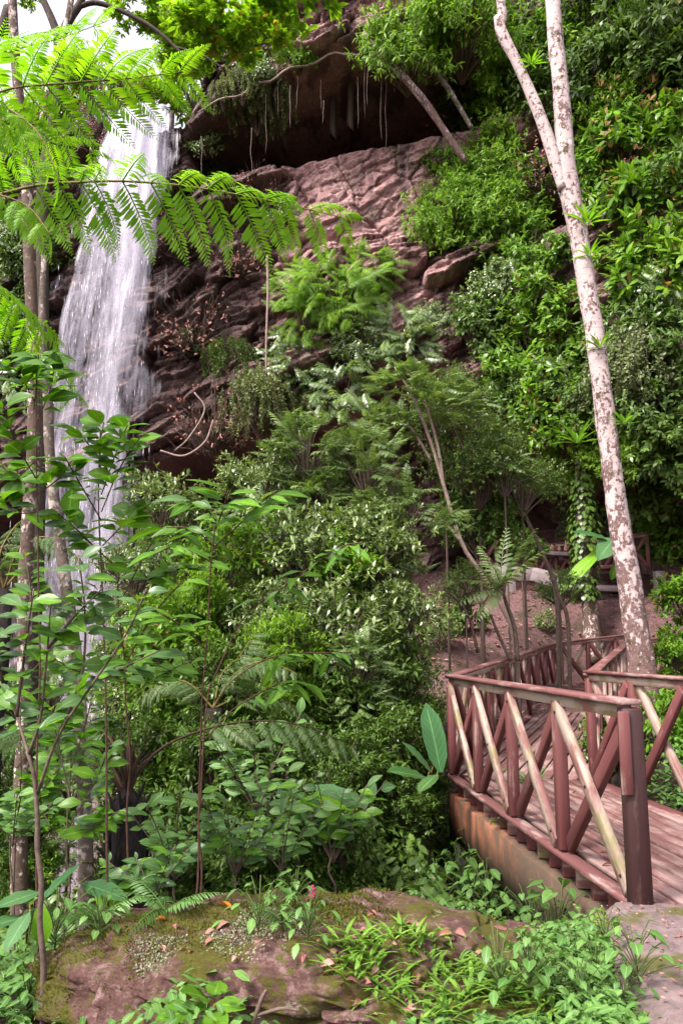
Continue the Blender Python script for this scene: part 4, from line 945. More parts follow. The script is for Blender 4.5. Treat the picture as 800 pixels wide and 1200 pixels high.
# trees on the plateau above the fall
for k, px, py, dm, Yd, lab in [
 ('fine', 165, 110, 80, 27.5, 'hazy green tree directly above the top of the fall'), ('laurel', 230, 100, 110, 27, 'green tree above the rock right of the fall top'),
 ('fine', 110, 95, 90, 27, 'yellow green tree above and left of the fall top'), ('laurel', 275, 60, 120, 26.5, 'leafy tree on the plateau above the vine curtain'),
 ('laurel', 335, 20, 110, 25.5, 'bright leafy tree overhanging the left part of the rock lip'), ('bigleaf', 390, 10, 110, 24.8, 'broad leaved tree above the lit rock lip'),
 ('twiggy', 410, 30, 90, 24.4, 'brown twiggy growth on the lit rock lip'), ('twiggy', 130, 130, 90, 26, 'brown brush beside the fall top on the plateau'), ('fine', 60, 130, 90, 27, 'tree on the plateau behind the pale left trunk'), ('fine', 205, 40, 90, 29, 'tall pale green tree behind the plateau trees')]:
    c = P(px, py, Yd); rad = dm / 2 * (Yd / ray(px, py)[1]) / F
    o = shrub(k, c, rad, lab, cat='tree', mat='canopy_backlit' if k in ('laurel', 'bigleaf', 'fine') else None, group='trees on the plateau above the fall', name='plateau_tree')
    g = 19.5 - (c[2] - .85 * rad)
    if g < 0: link('trunk', UNITROD, o, mat4=Matrix.Translation((0, 0, g - 1)) @ Matrix.Diagonal((.12, .12, 1.2 - g, 1)))

# ------------------------------------------------------------------ mid-ground bushes in front of the cliff
for k, px, py, dm, Yd, lab, kw in [
 ('glossy', 305, 560, 110, 13.0, 'pale glossy bush below the hanging creeper curtain', {}),
 ('glossy', 385, 560, 130, 13.5, 'glossy small leaved bush in the middle below the creepers', {}),
 ('glossy', 345, 640, 150, 11.5, 'large glossy rosette leaved bush left of the picture centre', {}),
 ('glossy', 430, 630, 130, 11.8, 'large glossy bush right of the picture centre', {}),
 ('glossy', 400, 720, 160, 10.5, 'dark glossy shrub with white highlights in the centre', {}),
 ('glossy', 470, 720, 110, 11.0, 'dark glossy shrub on the bridge side of the central bush', {}),
 ('dark', 450, 790, 110, 10.6, 'shaded shrub below the glossy shrubs left of the bridge corner', {}),
 ('dark', 390, 800, 110, 10.0, 'deep shaded shrub under the central bush', {}),
 ('glossy', 300, 720, 120, 10.5, 'glossy shrub behind the thin red stemmed sapling', {}),
 ('glossy', 190, 590, 110, 12.0, 'pale glossy bush in front of the foot of the dark hollow', {}),
 ('glossy', 160, 660, 100, 11.0, 'glossy bush between the fall and the red stem', {}),
 ('laurel', 200, 740, 120, 10.0, 'green shrub behind the leafy saplings', {}),
 ('dark', 250, 800, 110, 9.0, 'dim shrub behind the tree fern', {}),
 ('feather', 430, 540, 120, 12.8, 'compound leaved shrub with grey fronds in the middle', {}),
 ('feather', 480, 600, 130, 12.6, 'greyish feathery shrub in front of the dark recess', dict(fill=False)),
 ('feather', 450, 655, 100, 12.0, 'feathery shrub hanging over the glossy shrub', {}),
 ('feather', 360, 520, 110, 12.9, 'pale fern leaved shrub under the creeper curtain', {}),
 ('feather', 300, 610, 100, 12.0, 'light compound leaved shrub left of the large glossy bush', {}),
 ('laurel', 265, 650, 110, 11.0, 'bright green leafy bush behind the red stemmed sapling', {}),
 ('laurel', 400, 660, 90, 11.2, 'light green leafy bush at the very centre', {}),
 ('fine', 330, 760, 110, 9.8, 'fine yellow green bush under the glossy shrubs', {}),
 ('feather', 420, 770, 90, 9.8, 'fern leaved shrub in front of the dark central shrub', {}),
 ('fine', 230, 700, 90, 10.2, 'fine yellow green bush right of the lower fall', {}),
 ('feather', 85, 905, 110, 9.0, 'fern leaved shrub in front of the foot of the fall', {}),
 ('feather', 60, 800, 90, 10.0, 'fern leaved spray before the lower fall at the left', {}),
 ('laurel', 40, 960, 80, 8.0, 'leafy shrub between the two slim trunks near the ground', {}),
 ('airy', 655, 690, 60, 17.5, 'thin airy bush screening the concrete walkway', dict(fill=False)),
 ('airy', 545, 690, 70, 15.5, 'thin airy bush in front of the dirt slope', dict(fill=False)),
 ('dark', 610, 640, 60, 18.5, 'dark bush at the left end of the concrete walkway', dict(fill=False)),
 ('airy', 560, 540, 150, 15.0, 'airy dark fine leaved tree before the cave', {}),
 ('airy', 520, 480, 110, 15.5, 'upper crown of fine grey green leaves by the undercut', {}),
 ('airy', 610, 560, 110, 16.0, 'fine leaved shrub at the right of the cave mouth', dict(fill=False)),
 ('dark', 560, 610, 110, 15.5, 'dark low tree before the dirt slope', dict(fill=False)),
 ('feather', 590, 545, 90, 14.5, 'dark fern leaved shrub in front of the airy tree', dict(mat='airy', fill=False)),
 ('small', 515, 740, 50, 0, 'creeper covered bush at the edge of the dirt slope', dict(fill=False)),
 ('bigleaf', 545, 722, 55, 0, 'ivy leaved bush just above the bridge corner', dict(mat='dark', fill=False)),
 ('small', 640, 728, 36, 0, 'low green weeds on the dirt slope behind the railing', dict(fill=False)),
 ('laurel', 790, 760, 60, 11.0, 'bright leafy plant above the right railing at the frame edge', {}),
 ('laurel', 770, 850, 120, 10.5, 'green bush behind the right railing below the pale tree', {}),
 ('dark', 720, 880, 90, 10.8, 'dark bush seen through the right railing', {}),
 ('bigleaf', 800, 700, 70, 11.5, 'leafy shoots at the right edge beside the pale trunk foot', {})]:
    free_shrub(k, px, py, dm, Yd, lab, group='bushes between the boulder and the cliff', **kw)
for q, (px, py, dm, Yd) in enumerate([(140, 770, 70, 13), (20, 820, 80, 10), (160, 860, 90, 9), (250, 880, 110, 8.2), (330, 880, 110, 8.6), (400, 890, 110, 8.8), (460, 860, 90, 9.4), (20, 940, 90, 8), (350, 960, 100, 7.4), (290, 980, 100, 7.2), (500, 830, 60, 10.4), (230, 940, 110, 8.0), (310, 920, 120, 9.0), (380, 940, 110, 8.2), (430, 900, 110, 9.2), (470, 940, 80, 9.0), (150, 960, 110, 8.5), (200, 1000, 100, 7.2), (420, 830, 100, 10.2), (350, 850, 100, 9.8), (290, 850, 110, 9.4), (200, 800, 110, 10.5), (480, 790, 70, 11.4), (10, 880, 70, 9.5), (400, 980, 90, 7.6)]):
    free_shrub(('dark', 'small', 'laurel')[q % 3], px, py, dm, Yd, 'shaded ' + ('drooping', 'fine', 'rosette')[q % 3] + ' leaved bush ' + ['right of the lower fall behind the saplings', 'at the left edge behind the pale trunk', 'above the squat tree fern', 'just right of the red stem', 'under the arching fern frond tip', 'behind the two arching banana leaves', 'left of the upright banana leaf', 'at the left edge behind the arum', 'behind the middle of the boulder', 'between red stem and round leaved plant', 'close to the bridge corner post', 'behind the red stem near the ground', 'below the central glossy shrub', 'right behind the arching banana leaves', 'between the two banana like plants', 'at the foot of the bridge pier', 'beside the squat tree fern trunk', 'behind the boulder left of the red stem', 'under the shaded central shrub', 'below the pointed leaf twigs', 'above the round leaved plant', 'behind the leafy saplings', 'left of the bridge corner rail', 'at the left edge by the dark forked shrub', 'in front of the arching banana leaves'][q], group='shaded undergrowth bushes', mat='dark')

# hanging roots and vines on the cliff
for q, (px, y0, y1, wd) in enumerate([(419, 90, 150, 2), (430, 70, 125, 2.5), (447, 75, 165, 2.2), (452, 80, 180, 1.5), (379, 118, 145, 2), (462, 70, 110, 2), (340, 100, 150, 3), (326, 95, 135, 2.5), (348, 90, 130, 2), (295, 150, 205, 2), (312, 110, 180, 2), (236, 160, 215, 2), (472, 300, 330, 1.5), (240, 340, 420, 1.5)] + [(int(a_), int(b_), int(b_ + c_), 1.6) for a_, b_, c_ in zip(rng.uniform(268, 480, 5), rng.uniform(72, 110, 5), rng.uniform(18, 70, 5))]):
    Yd = chit(px, y0)[1] - .5 if q in (12, 13) else 22.6; y0 = y0 if q < 14 else max(y0, np.interp(px, [265, 340, 430, 480], [122, 86, 62, 72]) + 8)
    pts = [(px + rng.normal(0, .7), y) for y in np.linspace(y0, y1, 5)]; wd *= .5
    base_ = P(px, y0, Yd); mb, pr = trunk_mesh(pts, Yd, [wd, wd, wd * .9, wd * .7, wd * .4], None, sides=5, n=10)
    me = mb.mesh('hanging_root', M['root'], True); me.transform(Matrix.Translation(-Vector(base_)))
    link('hanging_root', me, None, tuple(base_), 'thin brown aerial root hanging down the rock', 'root', 'aerial roots hanging from the rock lip')
def vine(pts, Yd, wd, label, mat, cat='vine', name='vine'):
    base_ = P(*pts[0], Yd); mb, pr = trunk_mesh(pts, Yd, wd, None, sides=6, n=24); me = mb.mesh(name, M[mat], True); me.transform(Matrix.Translation(-Vector(base_)))
    return link(name, me, None, tuple(base_), label, cat)
vine([(313, 300), (314, 340), (312, 400), (312, 440)], 21.5, [3, 3, 2.5, 2], 'long straight pale stem hanging in front of the wall below the fern frond', 'paletwig')
vine([(232, 132), (258, 116), (282, 112), (300, 98), (318, 95), (338, 80), (365, 76), (390, 62), (412, 66), (428, 60)], 22.4, [2, 2.4, 2.6, 3, 3, 3, 3, 3, 2.6, 2], 'long bare pale branch lying across the rock lip', 'paletwig', 'branch', 'bare_branch')
vine([(300, 90), (320, 70), (335, 50), (342, 25), (350, 0)], 22.6, [2.5, 2.5, 2, 2, 1.5], 'bare twig rising from the pale branch on the lip', 'paletwig', 'branch', 'bare_branch')
vine([(188, 528), (215, 534), (240, 518), (250, 492)], 20.5, [2, 2.5, 2.5, 2], 'curved bare white twig below the bleached tangle', 'paletwig', 'branch', 'bare_branch')
vine([(228, 460), (240, 480), (222, 512), (205, 528)], 20.6, [2, 2, 2, 1.5], 'bare twig hooked over the dark hollow', 'paletwig', 'branch', 'bare_branch')

# ------------------------------------------------------------------ leaves as separate pieces (near plants)
LEAF = {}
def leaf_mesh(shape, wid, mat, var, seg=5, fold=.22, curl=.25):
    key = (shape, wid, mat, var)
    if key not in LEAF:
        rr = np.random.default_rng(var + 17); V, f, U = leaf_tpl(wid, seg, fold * rr.uniform(.5, 1.4), curl * rr.uniform(.3, 1.6), shape, wav=.012)
        mb = MB(); mb.add(V, [f], U, 0); LEAF[key] = mb.mesh('leaf', M[mat], True)
    return LEAF[key]
def put_leaf(parent, base, pos, d, n, size, shape='ovate', wid=.5, mat='broad', var=0, name='leaf'):
    B = frames(np.asarray(d, float)[None], np.asarray(n, float)[None])[0]
    Mx = Matrix(((B[0][0], B[1][0], B[2][0], 0), (B[0][1], B[1][1], B[2][1], 0), (B[0][2], B[1][2], B[2][2], 0), (0, 0, 0, 1))) @ Matrix.Diagonal((size, size, size, 1))
    Mx.translation = Vector(np.asarray(pos) - base)
    return link(name, leaf_mesh(shape, wid, mat, var), parent, mat4=Mx)
def pxm(p): return ((p - CAM) @ FWD) / F
def sapling(label, Yd, stem, branches, nleaf, lpx, shape='ovate', wid=.5, mat='broad', stemmat='redstem', w0=3.0, seed=0, droop=.35, from_=.25, cat='sapling', name='sapling', group=None):
    """stem and branches as photo paths at depth Yd; leaves set along the branches in loose alternation"""
    r = np.random.default_rng(seed + 900); px, py = stem[0]; b = ground_base(px, py, Yd)
    root = thing(name, label, cat, tuple(b), group)
    stem = resample(np.array([(px, toground(px, Yd))] + list(stem[1:]), float), 9); stem[1:-1, 0] += r.normal(0, 2.2, 7); stem = [tuple(q_) for q_ in stem]
    _, pr = limb('stem', stem, Yd, np.linspace(w0, w0 * .45, len(stem)), M[stemmat], root, b, n=26, sides=8, seed=seed)
    for br in branches:
        dz = r.uniform(-.35, .35); Ys = np.linspace(Yd, Yd + dz, len(br))
        _, pr = limb('branch', br, Ys, np.linspace(w0 * .5, 1.2, len(br)), M[stemmat], root, b, n=16, sides=6, seed=seed)
        pts = pr[:, :3]; m = max(3, int(nleaf * len(br) / sum(len(x) for x in branches)))
        for k in range(m):
            t = from_ + (1 - from_) * (k + r.uniform(0, .6)) / m; i = min(int(t * 15), 14); p = pts[i] + (pts[i + 1] - pts[i]) * (t * 15 - i); tan = unit(pts[i + 1] - pts[i])
            a = k * 2.4 + r.uniform(-.5, .5); side = unit(np.array([math.cos(a), -.35 * abs(math.sin(a)) + .35 * math.sin(a), .15]))
            d = unit(tan * .45 + side * .9 + [0, 0, -droop * r.uniform(.3, 1.3)]); nn = unit(np.array([0, -.65, 1.]) + .35 * r.normal(size=3))
            s = 1.15 * lpx * r.uniform(.40, 1.15) * pxm(p); pet = s * .22
            put_leaf(root, b, p + d * pet * .4, d, nn, s, shape, wid, (mat if r.random() > .35 else 'broad') if mat == 'broad_dark' else (mat if r.random() > .07 else 'broad_dark'), int(r.integers(0, 5)))
    return root, b
sapling('bright broad leaved sapling against the pale left trunk', 4.6, [(46, 1040), (44, 760), (42, 560), (40, 480), (44, 424)], [[(42, 560), (20, 520), (2, 470)], [(41, 500), (58, 460), (64, 432)], [(40, 470), (24, 440), (6, 425)], [(43, 600), (20, 600), (-8, 580)], [(43, 580), (70, 560), (84, 540)], [(40, 480), (44, 424), (46, 415)], [(42, 540), (18, 560), (0, 540)]], 130, 31, wid=.62, seed=1)
sapling('bright leafy sapling in front of the lower fall', 4.9, [(128, 1050), (122, 800), (120, 640), (118, 560), (118, 505)], [[(119, 600), (140, 550), (162, 515)], [(119, 610), (96, 570), (76, 535)], [(118, 560), (118, 520), (122, 495)], [(120, 640), (150, 610), (176, 590)], [(119, 580), (140, 520), (150, 498)], [(120, 650), (90, 620), (66, 600)], [(118, 540), (100, 515), (88, 500)]], 125, 29, wid=.6, seed=2)
sapling('dark forked shrub with grey green leaves at the left', 4.1, [(52, 1040), (46, 960), (38, 900), (32, 880)], [[(34, 884), (20, 840), (4, 800)], [(34, 884), (48, 840), (56, 760), (60, 700)], [(44, 930), (70, 860), (110, 800), (150, 740), (172, 690)], [(70, 860), (96, 790), (100, 720), (92, 650)], [(20, 840), (30, 760), (40, 690)], [(110, 800), (150, 780), (192, 760)], [(56, 760), (90, 720), (120, 690)], [(4, 800), (-8, 740), (0, 690)]], 140, 31, wid=.52, mat='broad_dark', stemmat='twig', w0=9, seed=3, droop=.6)
sapling('leafy sapling with mid green leaves between the slim trunks', 5.2, [(150, 1040), (150, 860), (146, 760), (140, 640)], [[(147, 780), (180, 720), (215, 680)], [(146, 760), (110, 720), (80, 690)], [(144, 700), (170, 650), (190, 615)], [(142, 670), (110, 640), (90, 625)], [(148, 820), (190, 790), (225, 775)], [(148, 800), (100, 790), (60, 770)], [(143, 690), (200, 670), (240, 660)]], 125, 26, wid=.5, seed=4)
sapling('tall thin sapling with a dark red stem and drooping bright leaves', 4.4, [(227, 1050), (234, 900), (238, 800), (246, 700), (252, 640), (254, 600)], [[(252, 640), (225, 620), (195, 618)], [(253, 620), (262, 595), (268, 575)], [(252, 640), (280, 615), (310, 585), (325, 575)], [(250, 660), (210, 640), (180, 650)], [(253, 610), (235, 590), (218, 588)], [(240, 760), (215, 735), (190, 720)]], 66, 40, shape='lance', wid=.33, seed=5, droop=.55)
sapling('long bare stemmed sapling with pointed leaves at its twig ends', 4.7, [(231, 1050), (236, 930), (240, 850), (246, 800)], [[(244, 810), (285, 725), (330, 690), (370, 660), (400, 640), (425, 636)], [(240, 850), (270, 800), (320, 770), (380, 765), (410, 765)], [(238, 870), (275, 830), (330, 800), (355, 800)]], 54, 34, shape='lance', wid=.28, seed=6, droop=.8, from_=.45)
sapling('low leafy sapling in front of the foot of the fall', 5.4, [(76, 1060), (80, 960), (84, 880)], [[(78, 1000), (50, 950), (30, 900)], [(80, 970), (110, 920), (130, 870)], [(82, 930), (70, 880), (60, 830)], [(84, 900), (100, 850), (110, 810)], [(79, 990), (110, 970), (140, 950)]], 95, 25, wid=.55, stemmat='twig', seed=14)
sapling('small leaved sapling at the left edge among the pale trunk and the fall', 5.6, [(14, 1050), (20, 900), (30, 760)], [[(20, 900), (50, 860), (75, 800)], [(24, 840), (0, 800), (-10, 760)], [(27, 800), (60, 760), (85, 720)], [(30, 760), (36, 700), (30, 650)], [(18, 950), (45, 930), (70, 900)]], 95, 24, wid=.52, stemmat='twig', seed=15)
# shaded broadleaf plants behind the boulder
for q, (px, py, Yd, hpx, lab) in enumerate([(205, 1040, 5.6, 120, 'broad leaved plant behind the boulder left of the red stem'), (275, 1035, 5.8, 130, 'round leaved plant just right of the red stem behind the boulder'), (330, 1030, 6.2, 130, 'broad leaved plant behind the middle of the boulder'), (390, 1020, 6.6, 120, 'leafy plant below the arching banana leaf'), (300, 960, 7.2, 130, 'shaded leafy plant under the tree fern frond'), (180, 1060, 5.0, 70, 'low leafy plant at the foot of the tree fern'), (15, 1000, 5.5, 120, 'leafy plant at the left edge behind the arum leaves')]):
    r = np.random.default_rng(q + 50); brs = []
    for k in range(7):
        a = r.uniform(-1, 1); h = hpx * r.uniform(.45, 1.0); brs.append([(px, py - 8), (px + a * 28, py - h * .55), (px + a * 62, py - h)])
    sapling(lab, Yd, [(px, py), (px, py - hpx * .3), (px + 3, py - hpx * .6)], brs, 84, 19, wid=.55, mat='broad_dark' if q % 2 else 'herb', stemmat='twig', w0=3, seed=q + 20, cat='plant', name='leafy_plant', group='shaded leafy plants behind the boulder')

# herbs: heart-leaved plants between boulder and bridge, copies with their leaves
def herb_proto(kind, seed):
    r = np.random.default_rng(seed); root = thing('herb', 'x', 'herb'); mbs = MB(); z0 = np.zeros(3)
    n = 20
    for k in range(n):
        a = k * 2.4 + r.uniform(-.4, .4); h = (.10 + .28 * k / n); o = .05 + .17 * (1 - k / n) + r.uniform(0, .05)
        e = np.array([math.cos(a) * o, math.sin(a) * o, h]); tube_mb(mbs, resample([(0, 0, h * .3), e * [.6, .6, .85], e], 4), .0035, 4, cap=False)
        d = unit([math.cos(a), math.sin(a), -.35 + r.uniform(-.3, .2)]); nn = unit(np.array([math.cos(a) * .25, math.sin(a) * .25 - .15, 1]))
        put_leaf(root, z0, e, d, nn, r.uniform(.055, .115), 'heart' if kind == 0 else 'ovate', .78 if kind == 0 else .5, 'herb', int(r.integers(0, 5)))
    tube_mb(mbs, [(0, 0, -.05), (.005, 0, .15), (0, .005, .38)], [.006, .005, .003], 5); link('stem', mbs.mesh('herb_stem', M['greenstem']), root)
    return root
def copy_tree(o, parent=None):
    c = o.copy(); C.objects.link(c); c.parent = parent
    for ch in list(o.children): copy_tree(ch, c)
    return c
hp = [herb_proto(k % 2, k) for k in range(4)]; used = set()
def put_copy(protos, k, p, s, label, group, tilt=0):
    src = protos[k % len(protos)]
    o = src if id(src) not in used else copy_tree(src); used.add(id(src))
    o.location = p; o.rotation_euler = (rng.normal(0, .12) + tilt, rng.normal(0, .12), rng.uniform(0, 6.28)); o.scale = (s, s, s); o['label'] = label; o['group'] = group
    return o
spots = [(398, 1010), (430, 985), (452, 1010), (470, 960), (420, 1040), (488, 1000), (505, 970), (520, 1010), (470, 1035), (500, 1040), (535, 1035), (480, 925), (450, 940), (510, 935), (545, 1000), (555, 1055), (440, 1010), (405, 1040), (530, 970), (370, 1040), (460, 985), (585, 1060), (500, 905), (470, 900), (520, 1055), (548, 1000), (562, 1030), (578, 1045), (596, 1062), (612, 1072), (630, 1085), (538, 985), (552, 1020), (590, 1040), (610, 1055), (575, 1065), (650, 1095)]
for k, (px, py) in enumerate(spots):
    p = gpt(px, py + 14); put_copy(hp, k, p, rng.uniform(1.0, 1.5), ('heart' if k % 2 == 0 else 'oval') + ' leaved green herb in the bank between the boulder and the bridge girder', 'herbs on the bank below the bridge')
spots2 = [(640, 1110), (670, 1140), (640, 1160), (700, 1160), (625, 1180), (655, 1195), (590, 1200), (680, 1185), (730, 1190), (620, 1200), (650, 1085), (600, 1085), (710, 1120), (750, 1180), (690, 1205)]
for k, (px, py) in enumerate(spots2):
    p, _ = drop(*gpt(px, py)[:2]); put_copy(hp, k + 1, p, rng.uniform(.55, .85), ('small oval' if k % 2 == 0 else 'small heart') + ' leaved herb beside the path at the lower right', 'herbs along the path edge')
spots3 = [(20, 1150), (60, 1185), (110, 1195), (300, 1195), (330, 1180), (360, 1190), (30, 1195), (280, 1120), (345, 1150)]
for k, (px, py) in enumerate(spots3):
    p, _ = drop(*gpt(px, py)[:2]); put_copy(hp, k, p, rng.uniform(.5, .8), ('small heart' if k % 2 == 0 else 'small oval') + ' leaved herb at the front foot of the long boulder', 'herbs at the foot of the boulder')

# ferns: sword ferns with separate fronds
FR = {}
def frond_mesh(mat, var, pairs=20, leaf_w=.19, droop=.55, prof=(.35, .9, 1, .8, .45, .1), leaflet=.24):
    key = (mat, var)
    if key not in FR:
        V, f, U = pinnate_tpl(pairs, leaf_w, droop * (.8 + .2 * var), 74, .08, prof, leaflet); mb = MB(); mb.add(V, [f], U, 0); FR[key] = mb.mesh('frond', M[mat])
    return FR[key]
def put_frond(root, off, a, el, size, mesh, roll=0.0):
    d = np.array([math.cos(a) * math.cos(el), math.sin(a) * math.cos(el), math.sin(el)]); n = np.array([-math.cos(a) * math.sin(el), -math.sin(a) * math.sin(el), math.cos(el)])
    n = n + roll * np.cross(d, n); B = frames(d[None], n[None])[0]
    Mx = Matrix(((B[0][0], B[1][0], B[2][0], 0), (B[0][1], B[1][1], B[2][1], 0), (B[0][2], B[1][2], B[2][2], 0), (0, 0, 0, 1))) @ Matrix.Diagonal((size, size, size, 1)); Mx.translation = Vector(off)
    return link('frond', mesh, root, mat4=Mx)
def fern(px, py, sz, nf, label, mat='herb', seed=0, group=None, lift=.0, onpx=None):
    r = np.random.default_rng(seed + 70); p, _ = drop(*(gpt(px, py)[:2]))
    root = thing('fern', label, 'fern', tuple(p), group)
    for k in range(nf): put_frond(root, (0, 0, .01), k * 6.283 / nf + r.uniform(-.3, .3), r.uniform(.45, 1.0), sz * r.uniform(.75, 1.1), frond_mesh(mat, k % 3), r.uniform(-.25, .25))
    return root
for q, (px, py, sz, nf, lab) in enumerate([(110, 1170, .38, 8, 'sword fern with arching fronds at the left foot of the boulder'), (190, 1185, .34, 7, 'sword fern in front of the boulder left of the glossy leaves'), (160, 1145, .26, 6, 'small fern growing on the boulder face'), (60, 1160, .34, 7, 'fern at the lower left corner beside the lime leaf'), (330, 1165, .22, 6, 'small pale fern on the lichen covered boulder'), (700, 1105, .28, 8, 'yellowish fern beside the dark bridge post'), (520, 900, .60, 8, 'bright fern below the upright banana leaf'), (310, 1055, .34, 7, 'small fern behind the boulder crest'), (620, 1015, .34, 7, 'light fern like herb growing against the girder'), (20, 1195, .3, 7, 'fern in the very lower left corner')]):
    fern(px, py, sz, nf, lab, 'fern' if q in (6, 5) else 'herb', q)

# glossy broad rosette, arum leaves, banana leaves
def big_leaf_plant(label, base, leaves, cat, name, stemmat='rachis'):
    """leaves: (tip-start px, py, tip px, py, depth0, depth1, width ratio, shape, mat, normal)"""
    root = thing(name, label, cat, tuple(base)); mbs = MB()
    for q, (x0, y0, x1, y1, d0, d1, wid, shape, mat, nn) in enumerate(leaves):
        a, e = P(x0, y0, d0), P(x1, y1, d1); L = np.linalg.norm(e - a)
        key = ('big', shape, wid, mat, q)
        V, f, U = leaf_tpl(wid, 10, .16, .10, shape, wav=.012); mb = MB(); mb.add(V, [f], U, 0); LEAF[key] = mb.mesh('leaf', M[mat], True)
        B = frames((e - a)[None], np.array([nn], float))[0]
        Mx = Matrix(((B[0][0], B[1][0], B[2][0], 0), (B[0][1], B[1][1], B[2][1], 0), (B[0][2], B[1][2], B[2][2], 0), (0, 0, 0, 1))) @ Matrix.Diagonal((L, L, L, 1)); Mx.translation = Vector(a - base)
        link('leaf', LEAF[key], root, mat4=Mx)
        mid = (a + base) / 2 + np.array([0, 0, .25 * np.linalg.norm(a - base) * .3]); tube_mb(mbs, resample([(0, 0, -.03), mid - base, a - base], 8), [.006] * 8, 6)
    link('stem', mbs.mesh('leaf_stem', M[stemmat], True), root); return root
b = gpt(515, 940); big_leaf_plant('banana like plant with one tall upright leaf left of the bridge corner', b, [(516, 905, 500, 822, 8.6, 8.8, .33, 'oblong', 'banana', (.2, -1, .25)), (505, 905, 474, 868, 8.6, 8.5, .34, 'oblong', 'banana', (-.2, -.4, 1)), (500, 912, 455, 900, 8.5, 8.2, .40, 'oblong', 'broad_dark', (0, -.5, 1)), (512, 908, 490, 926, 8.4, 8.1, .36, 'oblong', 'broad_dark', (0, -.3, 1))], 'plant', 'banana_plant')
b = gpt(420, 1000); big_leaf_plant('banana like plant with two long arching leaves in the dark undergrowth', b, [(418, 948, 350, 934, 6.9, 6.5, .26, 'oblong', 'lime', (.1, -.55, 1)), (424, 946, 366, 916, 7.0, 7.3, .36, 'oblong', 'banana', (.1, -.5, 1)), (420, 950, 440, 915, 7.0, 7.2, .36, 'oblong', 'broad_dark', (.4, -.3, 1))], 'plant', 'banana_plant')
b = gpt(120, 1100); big_leaf_plant('arum with a long glossy leaf and a lime leaf behind the boulder', b, [(94, 1035, 152, 1052, 4.9, 4.8, .38, 'ovate', 'banana', (.1, -.6, 1)), (133, 1068, 136, 1024, 5.1, 5.1, .62, 'heart', 'lime', (.3, -1, .3)), (122, 1060, 118, 1030, 5.15, 5.2, .7, 'heart', 'lime', (-.4, -1, .3)), (96, 1010, 40, 1060, 4.9, 4.6, .25, 'lance', 'banana', (-.5, -.5, 1)), (110, 1040, 170, 1010, 5.0, 5.3, .3, 'ovate', 'broad_dark', (.2, -.4, 1))], 'plant', 'arum_plant')
b = gpt(30, 1130); big_leaf_plant('arum with folded lime leaf at the lower left edge', b, [(50, 1112, 48, 1056, 4.2, 4.2, .45, 'ovate', 'lime', (.5, -1, .1)), (36, 1068, 4, 1115, 4.2, 4.0, .42, 'ovate', 'banana', (-.2, -.7, .8)), (50, 1045, -10, 1062, 4.4, 4.2, .35, 'ovate', 'banana', (0, -.6, 1)), (30, 1075, -15, 1085, 4.3, 4.1, .4, 'ovate', 'banana', (0, -.6, 1))], 'plant', 'arum_plant')
b = P(240, 1200, 3.55); b[2] = float(ground(b[0], b[1])); big_leaf_plant('low plant with wide shiny green leaves at the bottom edge before the boulder', b, [(245, 1172, 214, 1158, 3.62, 3.5, .62, 'ovate', 'broad', (0, -.5, 1)), (250, 1170, 258, 1146, 3.65, 3.8, .62, 'ovate', 'broad', (.1, -.6, 1)), (252, 1176, 288, 1180, 3.6, 3.55, .6, 'ovate', 'broad', (.2, -.5, 1)), (238, 1182, 182, 1192, 3.55, 3.45, .6, 'ovate', 'broad', (-.1, -.5, 1)), (246, 1186, 262, 1208, 3.55, 3.4, .6, 'ovate', 'broad', (.1, -.6, 1)), (240, 1176, 222, 1186, 3.6, 3.5, .6, 'ovate', 'broad', (0, -.6, 1))], 'plant', 'broad_leaved_plant')
b = ground_base(700, 700, 19.5); bb = P(722, 634, 18.8); big_leaf_plant('large leaved climber reaching out left of the pale trunk', bb, [(718, 632, 640, 702, 18.8, 18.2, .13, 'oblong', 'lime', (.3, -.5, 1)), (716, 634, 672, 620, 18.8, 18.4, .34, 'oblong', 'banana', (0, -.6, 1)), (720, 630, 700, 655, 18.7, 18.2, .5, 'ovate', 'banana', (0, -.8, .5)), (716, 680, 722, 660, 18.6, 18.5, .5, 'ovate', 'broad', (0, -1, .3))], 'climber', 'climbing_plant')

# compound-leaved sapling above the bridge corner
b = ground_base(600, 762, 13.0); rt = thing('compound_leaf_sapling', 'sapling with a crown of feather shaped grey green leaves above the bridge railing', 'sapling', tuple(b))
limb('stem', [(606, 775), (602, 735), (592, 705), (588, 690)], 13.0, [6, 5, 4.5, 4], M['twig'], rt, b, n=14, sides=8)
limb('stem', [(598, 775), (582, 740), (574, 720)], 13.0, [4, 3.5, 3], M['twig'], rt, b, n=12, sides=6)
limb('stem', [(560, 765), (545, 715), (520, 690)], 13.0, [4, 3, 2], M['twig'], rt, b, n=12, sides=6)
cx = P(586, 688, 13.0) - b
for k, (x, y, dd) in enumerate([(545, 650, -.3), (566, 640, .4), (590, 622, .2), (617, 622, -.2), (634, 640, -.4), (538, 700, -.5), (560, 716, -.6), (610, 660, -1.0), (575, 655, -1.0), (540, 675, .3)]):
    e = P(x, y, 13.0 + dd) - b; d = e - cx; L = np.linalg.norm(d) * 1.12
    if ('cmp', 0) not in FR:
        V, f, U = pinnate_tpl(13, .26, .22, 62, .08, (.7, 1, 1, .9, .65, .3), .24); mb = MB(); mb.add(V, [f], U, .4); FR[('cmp', 0)] = mb.mesh('frond', M['feather'])
    put_frond(rt, cx, math.atan2(d[1], d[0]), math.asin(d[2] / np.linalg.norm(d)) + .12, L, FR[('cmp', 0)], 0)

